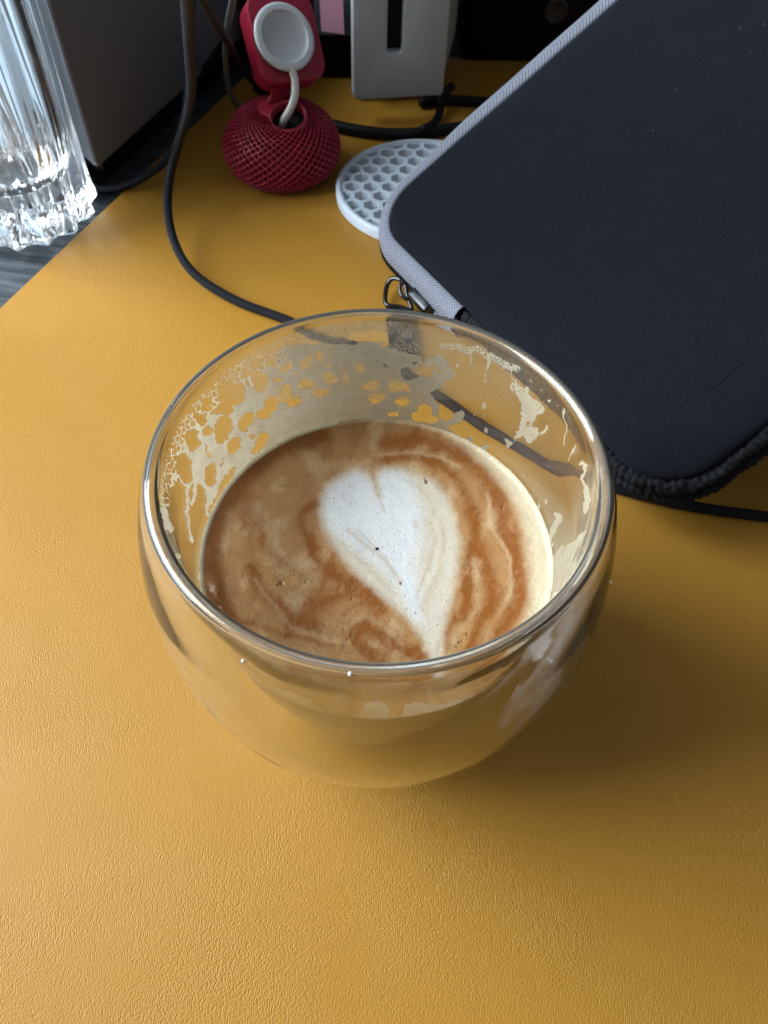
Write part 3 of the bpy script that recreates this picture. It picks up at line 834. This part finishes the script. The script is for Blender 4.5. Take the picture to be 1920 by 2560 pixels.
# zipper teeth along the seam
SARC_SLIDER = arc_corner + 0.0185
def ring_at(s, o, h):
    R_ = sag(sring(o, h)); k = int(np.searchsorted(arc, s)) % NRING
    k = min(max(k, 1), NRING - 2); t_ = (s - arc[k - 1]) / max(arc[k] - arc[k - 1], 1e-9)
    return R_[k - 1] * (1 - t_) + R_[k] * t_, (R_[k + 1] - R_[k - 1]) / np.linalg.norm(R_[k + 1] - R_[k - 1])
allV, allF = [], []
R_z = sag(sring(.0070, -.0088)); 
bv, bf = rbox(0.00055, 0.0022, 0.0015, 0.0002, 1)
s_ = 0.06
while s_ < SARC_SLIDER:
    k = int(np.searchsorted(arc, s_)); k = min(max(k, 1), NRING - 2); t_ = (s_ - arc[k - 1]) / (arc[k] - arc[k - 1])
    p = R_z[k - 1] * (1 - t_) + R_z[k] * t_; T = (R_z[k + 1] - R_z[k - 1]); T /= np.linalg.norm(T)
    nrm_ = np.array([T[1], -T[0], 0])
    V = frame(bv - (0, 0, .00075), p, T, np.array([0, 0, 1.0]), nrm_ * -1); V = frame(V, A0 * 0, (1, 0, 0), (0, 1, 0), (0, 0, 1))
    b = len(allV); allV += list(V); allF += [tuple(i + b for i in f) for f in bf]
    s_ += 0.0011
zt = mesh_obj('zipper_teeth', sworld(np.array(allV)), allF, MAT_GUN, sleeve, smooth=False); zt['kind'] = 'stuff'
# black knitted trim round the rest of the edge
idx = [k for k in range(NRING) if ARC_TAPE_END - 0.0005 <= arc[k] <= arc[440 - 112]]
Rt = sag(sring(.0016, -.0034))[idx]
Rt = catmull(Rt, 6)
def knit(L, a, r):
    k1 = vnoise(np.array([L * 1150.0]), np.array([a * 2.2 + 30]))[0]; k2 = vnoise(np.array([L * 520.0 + 9]), np.array([a * 1.1 + 70]))[0]
    return r * (1 + 0.55 * (k1 - .5) * .7 + 0.28 * (k2 - .5) + 0.16 * math.sin(L * 2 * PI / .0036 + a) * math.cos(L * 2 * PI / .0043 - 2 * a))
V, F, UV = tube(Rt, 0.0019, 22, True, knit)
mesh_obj('knitted_trim', sworld(np.array(V)), F, MAT_TRIM, sleeve, uv=UV)
Rt2 = catmull(sag(sring(.0026, -.0072))[idx], 6)
V, F, UV = tube(Rt2, 0.0019, 22, True, knit)
mesh_obj('knitted_trim', sworld(np.array(V)), F, MAT_TRIM, sleeve, uv=UV)
# slider and pull tab
sp_, sT = ring_at(SARC_SLIDER + 0.002, .0075, -.0088)
sp_w = sworld(sp_[None])[0]; Tw = SU * sT[0] + SW * sT[1]; Nw = SU * sT[1] - SW * sT[0]; Bw = np.cross(Tw, Nw)
V, F = rbox(0.0105, 0.0066, 0.0046, 0.0012, 3)
V = V * np.where(V[:, :1] > 0.002, [[1, .72, 1]], [[1, 1, 1]])
mesh_obj('slider', frame(V - (0, 0, .0022), sp_w, Tw, Bw, Nw), F, MAT_GUN, sleeve)
# bail loop on the slider, then the D shaped pull
pc_ = at(1000, 742, .0042)
def ringtube(P, r, name, n=10): 
    V, F, UV = tube(catmull(P, 8, closed=True).tolist() + [P[0]], r, n, False)
    return mesh_obj(name, V, F, MAT_GUN, sleeve)
q = [at(1012, 707, .0085), at(1000, 716, .0075), at(1004, 738, .0060), at(1020, 748, .0055), at(1030, 738, .0065), at(1036, 728, .0085)]
ringtube(q, .0007, 'bail')
q = [at(965, 760, .0022), at(967, 716, .0038), at(980, 697, .0058), at(1000, 699, .0068), at(1013, 712, .0060), at(1019, 740, .0040), at(1028, 774, .0020), at(1000, 768, .0020)]
o_ = ringtube(q, .00085, 'pull_loop')
tabp = [at(x_, y_, .0022) for x_, y_ in ((966, 764), (1030, 770), (1034, 782), (1040, 900), (975, 900), (964, 782))]
Vt = [tuple(p) for p in tabp] + [tuple(p - np.array([0, 0, .0014])) for p in tabp]
Ft = [(0, 1, 2, 3, 4, 5)[::-1], (6, 7, 8, 9, 10, 11)] + [(i, (i + 1) % 6, (i + 1) % 6 + 6, i + 6) for i in range(6)]
mesh_obj('pull_tab', Vt, Ft, MAT_PLAINBLACK, sleeve, smooth=False)

# ------------------------------------------------------------------ cables
def cable(name, pts, r, mat, label, cat='cable', n=16, sub=10):
    P = catmull(np.array([at(a, b, z) for a, b, z in pts]), sub)
    V, F, UV = tube(P, r, n)
    o = mesh_obj(name, V, F, mat, uv=UV)
    tag(o, label, cat)
    return o
K = 1.1573
R1 = 0.00155
cable('braided_cable', [(405 * K, -60, .125), (407 * K, 60, .098), (411 * K, 150, .080), (413 * K, 225, .062), (403 * K, 290, .045), (385 * K, 360, .030), (369 * K, 430, .020), (362 * K, 500, .014), (367 * K, 565, .0100), (384 * K, 625, .0070),
                        (410 * K, 672, .0048), (450 * K, 712, .0032), (520 * K, 757, .0020), (625 * K, 803, R1 + .0001), (780, 842, R1 + .0001), (1000, 925, R1 + .0001), (1250, 1080, R1 + .0001), (1440, 1184, R1 + .0001), (1560, 1225, R1 + .0001),
                        (1680, 1256, R1 + .0001), (1800, 1277, R1 + .0001), (1960, 1298, R1 + .0001), (2100, 1330, R1 + .0001)], R1, MAT_BLACKCABLE,
      'dark braided cable curving across the mat behind the coffee glass')
cable('loop_cable', [(560, 105, .030), (500, 190, .012), (440, 255, .004), (360, 330, .0008), (290, 400, .0000), (255, 440, .0002), (243, 462, .0004), (262, 472, .0008), (300, 468, .0018), (350, 448, .0045), (405, 410, .009), (440, 360, .016), (458, 300, .026),
                     (470, 225, .040), (482, 150, .055)], R1, MAT_BLACKCABLE, 'dark braided cable loop beside the foot of the fluted glass')
cable('hanging_cable', [(490, -40, .10), (520, 20, .085), (548, 70, .07), (575, 115, .05), (600, 160, .03), (630, 200, .012), (650, 220, .003)], R1, MAT_PLAINBLACK, 'thin black cable hanging diagonally behind the red charging stand')
cable('grey_cable', [(586, -30, .075), (580, 10, .066), (570, 60, .054), (565, 110, .042), (565, 165, .030), (573, 222, .018), (592, 262, .009), (612, 285, .004)], .00125, simple('grey_cable_skin', (0.12, 0.125, 0.13), 0.5, nscale=80), 'thin grey cable dropping behind the red honeycomb base')
cable('thick_cable', [(640, 215, .006), (700, 250, .004), (770, 290, .003), (830, 312, .0024), (900, 327, .0024), (980, 335, .0024), (1060, 332, .0024), (1100, 326, .0024), (1200, 310, .0024)], .0024, MAT_PLAINBLACK, 'thick black cable lying behind the white honeycomb coaster')
cable('short_cable', [(1130, 215, .006), (1105, 240, .005), (1102, 265, .004), (1096, 290, .003), (1080, 312, .0045), (1055, 324, .006)], .0018, MAT_PLAINBLACK, 'short black cable dropping from under the grey slotted device')
cable('rear_cable', [(1050, 255, .003), (1120, 250, .0022), (1200, 255, .0022), (1300, 262, .0022)], .0022, MAT_PLAINBLACK, 'black cable running right from under the grey slotted device')

# ------------------------------------------------------------------ red watch charging stand
MR = NT('glossy_red_plastic'); MR.color((0.31, 0.008, 0.035)); MR.set(Roughness=0.45)
MR.b.inputs['Subsurface Weight'].default_value = 0.0
_w = MR.n('ShaderNodeTexWave'); _w.inputs['Scale'].default_value = 900; _w.bands_direction = 'Z'; _w.inputs['Distortion'].default_value = 0.5
MR.l(MR.coord(), _w.inputs['Vector']); MR.l(MR.bump(_w.outputs['Fac'], 0.15, 0.0001), MR.b.inputs['Normal'])
MAT_RED = MR.m
DX, DY, DR = -0.0472, 0.3035, 0.0240
stand = empty('charging_stand', (DX, DY, 0), 'red plastic charging stand with diamond lattice dome base and tilted square plate', 'charging stand')
nth, nz_ = 896, 150
NC = 40
ts = np.linspace(0, 1, nz_)
dprof = catmull([(0.0160, 0.0), (0.0195, .0014), (0.0230, .0058), (0.0240, .0104), (0.0232, .0148), (0.0212, .0187), (0.0178, .0221), (0.0135, .0246), (.0090, .0259), (.0050, .0264), (.0001, .0265)], 12)
dl = np.concatenate([[0], np.cumsum(np.linalg.norm(np.diff(dprof, axis=0), axis=1))]); dl /= dl[-1]
pr = np.interp(ts, dl, dprof[:, 0]); pz = np.interp(ts, dl, dprof[:, 1])
th_ = np.arange(nth) * 2 * PI / nth
# conformal-like winding so that cells shrink towards the top
seg_ = np.linalg.norm(np.diff(np.stack([pr, pz], 1), axis=0), axis=1)
wind = np.concatenate([[0], np.cumsum(seg_ / (0.5 * (pr[1:] + pr[:-1])))])
TT, WW = np.meshgrid(th_, wind)
u1 = (TT * NC / (2 * PI) + WW * NC / (2 * PI) * 1.35); u2 = (TT * NC / (2 * PI) - WW * NC / (2 * PI) * 1.35)
tri_ = lambda u: np.abs((u % 1.0) - .5) * 2
rib = np.maximum(sstep(.60, .74, tri_(u1)), sstep(.60, .74, tri_(u2)))
edge = np.clip(np.maximum(sstep(.03, .0, ts), sstep(.80, .84, ts)), 0, 1)[:, None]
rib = np.maximum(rib, edge)
dn = np.gradient(np.stack([pr, pz], 1), axis=0); dn /= np.linalg.norm(dn, axis=1)[:, None]
nr, nzv = dn[:, 1], -dn[:, 0]
dep = -0.0018 * (1 - rib)
rr2 = pr[:, None] + dep * nr[:, None]; z2 = pz[:, None] + dep * nzv[:, None]
V = np.stack([DX + rr2 * np.cos(TT), DY + rr2 * np.sin(TT), z2], -1).reshape(-1, 3)
ii = np.arange(nz_ - 1)[:, None] * nth; jj = np.arange(nth)[None, :]
Fq = np.stack([ii + jj, ii + (jj + 1) % nth, ii + nth + (jj + 1) % nth, ii + nth + jj], -1).reshape(-1, 4)
_tl = math.radians(20); _c0 = np.array([DX + .0044, DY - .0070, .0262])
_ez = np.array([0, -math.sin(_tl), math.cos(_tl)])
_fc = V[Fq].mean(1) - _c0; _ax = _fc @ _ez; _rd = np.linalg.norm(_fc - _ax[:, None] * _ez, axis=1)
Fq = Fq[~((_rd < .0066) & (_ax > -.010))]
mesh_obj('lattice_dome', V, Fq, MAT_RED, stand, sharp=50)
# collar, and a black cup painting in the shade of the hollow
_tl = math.radians(20); _c0 = np.array([DX + .0044, DY - .0070, .0262])
_ey = np.array([0, math.cos(_tl), math.sin(_tl)]); _ez = np.array([0, -math.sin(_tl), math.cos(_tl)])
V, F = lathe([(.0062, -.0060), (.0063, -.0006), (.0067, .0003), (.0072, .0003), (.0077, -.0008), (.0082, -.0040)], 56)
mesh_obj('collar', frame(V, _c0, (1, 0, 0), _ey, _ez), F, MAT_RED, stand)
V, F = lathe([(0, -.0060), (.0061, -.0060), (.00615, -.0030)], 56)
mesh_obj('opening_shade', frame(V, _c0, (1, 0, 0), _ey, _ez), F, MAT_PLAINBLACK, stand)
# plate frame
PC = np.array([-.0441, .3130, .0473])
azn, eln = 0.6238, 0.7073
PN = np.array([math.sin(azn) * math.cos(eln), -math.cos(azn) * math.cos(eln), math.sin(eln)])
def ray_plane(px_, py_, off=0.0):
    d_ = _fw + _R * (px_ - 960) / FPX - _U * (py_ - 1280) / FPX
    t_ = ((PC + PN * off - CAMP) @ PN) / (d_ @ PN); return CAMP + t_ * d_
cr = [ray_plane(x_, y_, -.0022) for x_, y_ in ((607, -12), (666, 219), (822, 190), (772, -40))]
e_y = (cr[1] - cr[0]) + (cr[2] - cr[3]); e_y -= PN * (e_y @ PN); e_y /= np.linalg.norm(e_y)
e_x = np.cross(PN, e_y) * -1
if e_x @ (cr[2] - cr[1]) < 0: e_x = -e_x
e_z = PN
cen = sum(cr) / 4
wx_, hy_ = abs((cr[2] - cr[1]) @ e_x), abs((cr[1] - cr[0]) @ e_y)
def rrect(w, h, r, z, n=8):
    pts = []
    for cx_, cy2, a0 in ((w / 2 - r, h / 2 - r, 0), (-w / 2 + r, h / 2 - r, PI / 2), (-w / 2 + r, -h / 2 + r, PI), (w / 2 - r, -h / 2 + r, 1.5 * PI)):
        for k in range(n + 1):
            a = a0 + PI / 2 * k / n; pts.append((cx_ + r * math.cos(a), cy2 + r * math.sin(a), z))
    return pts
def slab(w, h, r, prof, o, ex, ey, ez):
    V, F = [], []
    n = 36
    for ins, z in prof: V += rrect(w - 2 * ins, h - 2 * ins, max(r - ins, .0003), z)
    for i in range(len(prof) - 1):
        for k in range(n): F.append((i * n + k, i * n + (k + 1) % n, (i + 1) * n + (k + 1) % n, (i + 1) * n + k))
    F.append(tuple((len(prof) - 1) * n + k for k in range(n))); F.append(tuple(range(n))[::-1])
    return frame(np.array(V), o, ex, ey, ez), F
V, F = slab(wx_, hy_, .0066, [(.0010, -.0112), (.0002, -.0106), (0, -.009), (0, -.0008), (.0003, -.0002), (.0012, .0)], cen, e_x, e_y, e_z)
mesh_obj('plate', V, F, MAT_RED, stand, sharp=35)
# neck
nt0 = cen + e_y * (hy_ / 2 - .0015) - e_z * .0060 - e_x * wx_ * .16
nb0 = at_y(693, 270, nt0[1] - .001)
P = catmull([nt0, nt0 * .6 + nb0 * .4 + np.array([.0, .0005, 0]), nb0 + np.array([0, 0, .003]), nb0 - np.array([0, 0, .004])], 8)
V, F, UV = [], [], []
sec = rrect(.0080, .0050, .0016, 0, 4)
for i, p in enumerate(P):
    fl = 1 + 0.30 * max(0, 1 - i / 5) + 0.25 * max(0, (i - 15) / 8)
    for s in sec: V.append(p + (e_x * s[0] * fl + np.array([0.15, .95, .0]) * s[1] * fl))
n = len(sec)
F = [(i * n + k, i * n + (k + 1) % n, (i + 1) * n + (k + 1) % n, (i + 1) * n + k) for i in range(len(P) - 1) for k in range(n)]
mesh_obj('neck', V, F, MAT_RED, stand)
# charging puck, held by the stand
puck = empty('charging_puck', tuple(PC), 'white round magnetic charging puck with short white cable on the red plate', 'charger')
PX = np.cross([0, 0, 1.0], PN); PX /= np.linalg.norm(PX); PY = np.cross(PN, PX)
MW = simple('white_plastic', (0.62, 0.66, 0.70), 0.28, nscale=40, namp=0.03)
MD = simple('puck_dish', (0.50, 0.53, 0.57), 0.45, nscale=60, namp=0.05)
V, F = lathe([(0, -.0022), (.0112, -.0022), (.01176, -.0016), (.01185, .0002), (.0115, .0008), (.0105, .0009), (.0092, .0009)], 96)
mesh_obj('puck_rim', frame(V, PC, PX, PY, PN), F, MW, puck)
V, F = lathe([(.0092, .0009), (.0090, .0006), (.0075, .0001), (.0050, -.0003), (.0025, -.0005), (0, -.00055)], 96)
mesh_obj('puck_dish', frame(V, PC, PX, PY, PN), F, MD, puck)
V, F = lathe([(.01192, -.0012), (.01205, -.0009), (.01205, -.0006), (.01192, -.0003)], 96)
mesh_obj('metal_band', frame(V, PC, PX, PY, PN), F, MAT_GUN, puck)
pe = ray_plane(731, 178, -.0006)
hole_p = np.array([DX + .0000, DY - .0035, .0245])
cp = catmull([ray_plane(727, 160, -.0006), pe, at_y(737, 203, pe[1] - .0015), at_y(737, 236, DY - .0010), at_y(728, 268, DY - .0035), at_y(711, 298, DY - .0050), at_y(704, 318, DY - .0030)], 10)
V, F, UV = tube(cp, .00150, 16)
mesh_obj('cable', V, F, simple('white_cable_skin', (0.66, 0.65, 0.60), 0.45, nscale=300, namp=0.08), puck)

# ------------------------------------------------------------------ white honeycomb coaster
KX, KY, KR, KH = 0.0120, 0.2880, 0.0363, 0.0048
MWC = simple('white_printed_plastic', (0.62, 0.71, 0.81), 0.42, nscale=120, namp=0.04, bump=0.15, bscale=700)
coaster = empty('coaster', (KX, KY, 0), 'white round honeycomb coaster half covered by the black sleeve', 'coaster')
V, F = lathe([(.0342, .0030), (.0342, KH - .0004), (.0345, KH), (.0357, KH), (KR, KH - .0007), (KR, .0006), (.0357, 0.0001), (.0342, .0001), (.0342, .0030)], 144, KX, KY, flip=True)
mesh_obj('rim', V, F, MWC, coaster, sharp=50)
V, F = [], []
pitch = 0.0074; Rh = pitch / math.sqrt(3); RI = .0343; ztop = KH - .0008
for i in range(-8, 9):
    for j in range(-8, 9):
        cx_, cy2 = pitch * (i + j * .5), pitch * j * math.sqrt(3) / 2
        a = math.radians(3); cx_, cy2 = cx_ * math.cos(a) - cy2 * math.sin(a), cx_ * math.sin(a) + cy2 * math.cos(a)
        dd = math.hypot(cx_, cy2)
        if dd > RI + Rh * .9: continue
        b = len(V)
        for rad_, z in ((Rh, ztop), (Rh * .79, ztop), (Rh * .76, ztop - .0003), (Rh * .74, .0002)):
            for k in range(6):
                an = a + PI / 6 + k * PI / 3
                x_, y_ = cx_ + rad_ * math.cos(an), cy2 + rad_ * math.sin(an)
                r0 = math.hypot(x_, y_); lim = RI - (0 if rad_ == Rh else (.0004 + (Rh - rad_) * .3))
                if r0 > lim: x_, y_ = x_ * lim / r0, y_ * lim / r0
                V.append((KX + x_, KY + y_, z))
        for rg in range(3):
            for k in range(6):
                k2 = (k + 1) % 6; F.append((b + rg * 6 + k, b + rg * 6 + k2, b + (rg + 1) * 6 + k2, b + (rg + 1) * 6 + k))
mesh_obj('honeycomb', V, F, MWC, coaster, smooth=False)

# ------------------------------------------------------------------ grey slotted device
MGR = simple('grey_painted_metal', (0.40, 0.425, 0.44), 0.5, nscale=150, namp=0.04, bump=0.1, bscale=2500)
bl, br = at(883, 253, .010), at(1108, 239, .010)
gx = br - bl; gw = np.linalg.norm(gx); gx /= gw
gy = np.array([-gx[1], gx[0], 0]); gz = np.array([0, 0, 1.0])
dev = empty('slotted_device', tuple((bl + br) / 2 - np.array([0, 0, .010])), 'grey metal device with a dark vertical slot raised behind the coaster', 'electronic device')
# front plate with slot hole: built from a bevelled frame of strips
sl0, sl1 = gw * .36, gw * .52            # slot left/right
sb = 0.0190                              # slot bottom above plate bottom
PH, PT = 0.085, 0.004
def strip(x0, x1, z0, z1, name, bev=.0008, mat=MGR, y0=0.0, y1=PT):
    V, F = rbox(x1 - x0, y1 - y0, z1 - z0, bev, 3)
    return frame(V, bl + gx * (x0 + x1) / 2 + gy * (y0 + y1) / 2 + gz * z0, gx, gy, gz), F
# single closed shell: outline with slot, extruded
def front_outline():
    r = .0032; pts = []
    for k in range(9):
        a = PI + PI / 2 * k / 8; pts.append((r + r * math.cos(a), r + r * math.sin(a)))
    pts += [(gw - .001, 0), (gw, .001), (gw, PH), (sl1, PH), (sl1, sb + .0006)]
    pts += [(sl1 - .0006, sb), (sl0 + .0006, sb), (sl0, sb + .0006), (sl0, PH), (0, PH)]
    return pts
pts = front_outline(); n = len(pts)
bm = bmesh.new()
vs = [bm.verts.new((x_, 0, z_)) for x_, z_ in pts]; fc = bm.faces.new(vs)
r_ = bmesh.ops.extrude_face_region(bm, geom=[fc]); bmesh.ops.translate(bm, verts=[v_ for v_ in r_['geom'] if isinstance(v_, bmesh.types.BMVert)], vec=(0, PT, 0))
bmesh.ops.recalc_face_normals(bm, faces=bm.faces[:])
bmesh.ops.bevel(bm, geom=[e for e in bm.edges if all(abs(v_.co.y) < 1e-6 for v_ in e.verts)], offset=.0009, segments=3, profile=.5, affect='EDGES')
bm.verts.index_update()
V = np.array([tuple(v_.co) for v_ in bm.verts]); F = [tuple(v_.index for v_ in f_.verts) for f_ in bm.faces]; bm.free()
mesh_obj('front_plate', frame(V, bl, gx, gy, gz), F, MGR, dev, sharp=40)
V, F = strip(gw * .30, gw * .356, sb + .0012, PH, 'x', .0004, MGR, .0012, .009)
mesh_obj('slot_guide', V, F, MGR, dev, sharp=40)
V, F = strip(.0012, gw - .0040, .0012, PH, 'x', .001, MGR, PT + .0120, .070)
V = V + gx * ((np.clip((V - bl) @ gy - PT, 0, 1)) * .34)[:, None]
mesh_obj('housing', V, F, MAT_PLAINBLACK, dev, sharp=40)
V, F = strip(gw - .0040, gw - .0006, .0008, PH, 'x', .0012, MGR, PT - .0008, .075)
V = V + gx * ((np.clip((V - bl) @ gy - PT, 0, 1)) * .36)[:, None]
mesh_obj('side_panel', V, F, MGR, dev, sharp=40)
V, F = strip(gw * .355, gw * .56, sb - .004, PH, 'x', .0005, MGR, PT + .0040, .0065)
mesh_obj('slot_liner', V, F, MAT_PLAINBLACK, dev, sharp=40)
V, F = strip(gw * .15, gw * .85, -.0098, .001, 'x', .001, MAT_PLAINBLACK, .020, .060)
mesh_obj('foot', V, F, MAT_PLAINBLACK, dev, sharp=40)

# ------------------------------------------------------------------ grey box at the left
MBX = simple('grey_matt_card', (0.125, 0.135, 0.160), 0.7, nscale=18, namp=0.05)
_pa, _pb = at(244, 428, .013), at(560, 141, .013)
cA = _pa.copy(); dirA = _pb - _pa; dirA /= np.linalg.norm(dirA); dirB = np.array([-dirA[1], dirA[0], 0]) + .55 * dirA; dirB /= np.linalg.norm(dirB)
BH = max(at_y(100, -12, cA[1] - .004)[2], at_y(300, -12, cA[1])[2]) - .013
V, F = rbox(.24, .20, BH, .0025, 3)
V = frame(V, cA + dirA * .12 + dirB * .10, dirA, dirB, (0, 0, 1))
bx = empty('grey_box', tuple(cA + dirA * .12 + dirB * .10 - np.array([0, 0, .015])), 'tall grey matt box standing behind the fluted glass', 'box')
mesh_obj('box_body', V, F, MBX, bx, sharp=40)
V, F = rbox(.220, .176, .0150, .0008, 2)
mesh_obj('base_plinth', frame(V, cA + dirA * .12 + dirB * .10 - np.array([0, 0, .0152]), dirA, dirB, (0, 0, 1)), F, MAT_PLAINBLACK, bx, sharp=40)

_n = -dirB * 0 - dirA; _lft = dirB
V, F = rbox(.11, .0012, .105, .0004, 2)  # added sheet, supplies the bright area refracted by the fluted glass
ws = mesh_obj('added_sheet', frame(V, np.array([cA[0], cA[1], 0]) + dirB * (.015 + .055) - dirA * .0030, dirB, dirA, (0, 0, 1)), F, simple('pale_sheet_stock', (0.42, 0.52, 0.60), 0.55, nscale=25, namp=0.03), sharp=40)
tag(ws, 'added pale sheet that gives the bright area in the fluted crystal glass', 'added sheet')

# ------------------------------------------------------------------ fluted glass vase
VX, VY, VR = -.1432, .2660, .0268
vase = empty('fluted_glass', (VX, VY, 0), 'tall clear fluted crystal glass with thick base at the left edge', 'glass vase')
NTV, NF = 300, 11
NF = 14
def vrad(th_, z):
    ph_ = NF * th_ / 2 + .4
    s = np.abs(np.sin(ph_))
    fl = 0.035 + 0.085 * math.exp(-((z - .006) / .030) ** 2) if z > .006 else 0.12
    r = VR * (1.0 - fl * s)
    r += .0006 * math.exp(-((z - .0035) / .0030) ** 2) * (1.4 - s)
    if z < .0025: r -= .0020 * (1 - z / .0025)
    return r
zs = [0.0, .0008, .0016, .0024, .0032, .0040, .0050, .006, .008, .010, .012, .014, .017, .020, .024, .028, .033, .038, .043, .05, .06, .08, .10, .13, .16, .19, .20]
V, F, idx = [], [], []
tv = np.arange(NTV) * 2 * PI / NTV
for z in zs:
    r = vrad(tv, z); idx.append(len(V)); V += [(VX + a * math.cos(t_), VY + a * math.sin(t_), z) for a, t_ in zip(r, tv)]
inner = [(.0226, .200), (.0226, .15), (.0224, .10), (.0222, .06), (.0220, .036), (.0212, .026), (.0185, .0195), (.0125, .0168), (.006, .0160)]
for r0, z in inner:
    am = .05 * math.exp(-max(0, z - .016) / .02)
    idx.append(len(V)); V += [(VX + r0 * (1 - am * (1 - abs(math.sin(NF * t_ / 2 + .4)))) * math.cos(t_), VY + r0 * (1 - am * (1 - abs(math.sin(NF * t_ / 2 + .4)))) * math.sin(t_), z) for t_ in tv]
for a, b in zip(idx[:-1], idx[1:]):
    for k in range(NTV): F.append((a + k, a + (k + 1) % NTV, b + (k + 1) % NTV, b + k))
F.append(tuple(idx[0] + k for k in range(NTV))[::-1]); F.append(tuple(idx[-1] + k for k in range(NTV)))
MV = glass_mat('crystal', 0.0, 1.52, (0.97, 0.985, 0.99))
MV.l(MV.bump(MV.noise(MV.coord(scale=(1, 1, .10)), 160, 2), 0.03, 0.0012), MV.b.inputs['Normal'])
mesh_obj('crystal_body', V, F, MV.m, vase)

# ------------------------------------------------------------------ things at the back
# clear pocket card with a pink sticky note
card_o = at_y(842, 88, .378); 
card = empty('card_holder', tuple(card_o), 'grey translucent card strip standing behind the red stand', 'card')
MCD = simple('grey_film', (0.10, 0.115, 0.13), 0.3, nscale=50)
V, F = rbox(.028, .0012, .06, .0003, 1)
mesh_obj('card_sheet', frame(V, card_o + np.array([.004, .003, -.001]), (1, .06, 0), (-.06, 1, 0), (0, 0, 1)), F, MCD, card, sharp=40)
n0, n1, n2, n3 = at_y(803, 78, .375), at_y(861, 86, .375), at_y(856, -30, .375), at_y(797, -30, .375)
V = [n0, n1, n2, n3] + [p + np.array([0, .0004, 0]) for p in (n0, n1, n2, n3)]
F = [(0, 1, 2, 3), (7, 6, 5, 4), (0, 4, 5, 1), (1, 5, 6, 2), (2, 6, 7, 3), (3, 7, 4, 0)]
so_ = mesh_obj('sticky_note', V, F, simple('pink_paper', (0.90, 0.46, 0.62), 0.7, nscale=200, namp=0.05), smooth=False)
tag(so_, 'small pink paper sticky note on the grey film strip', 'sticky note')
MBK = simple('black_matt_plastic', (0.0030, 0.0035, 0.0055), 0.5, nscale=30, spec=0.15)
def black_box(name, p0, sx, sy, sz, rot, label, cat):
    V, F = rbox(sx, sy, sz, .003, 3)
    c_, s_2 = math.cos(rot), math.sin(rot)
    o = mesh_obj(name, frame(V, p0, (c_, s_2, 0), (-s_2, c_, 0), (0, 0, 1)), F, MBK, sharp=40)
    tag(o, label, cat); return o
black_box('black_case', (-.030, .430, 0), .085, .09, .16, 0.05, 'black matt case standing behind the red stand and pink note', 'case')
black_box('black_dock', (.058, .455, 0), .060, .09, .16, 0.05, 'black dock in the shade right of the grey slotted device', 'dock')
spk = empty('speaker', (.130, .470, 0), 'dark navy speaker with round knob behind the top of the sleeve', 'speaker')
V, F = rbox(.10, .10, .18, .003, 3)
mesh_obj('cabinet', frame(V, (.130, .470, 0), (1, .12, 0), (-.12, 1, 0), (0, 0, 1)), F, simple('navy_plastic', (0.006, 0.010, 0.022), 0.5, nscale=30, spec=0.2), spk, sharp=40)
kc = at_y(1388, 38, .405)
V, F = lathe([(0, 0), (.0055, 0), (.0062, .0008), (.0058, .0075), (.0050, .0085), (.0042, .0080), (0, .0076)], 40)
V = np.array(V); rk = np.hypot(V[:, 0], V[:, 1])
mesh_obj('knob', frame(V, kc + np.array([0, .012, 0]), (1, .12, 0), (0, 0, 1), (.12, -1, 0)), F, simple('dark_knob', (0.02, 0.022, 0.028), 0.35), spk)
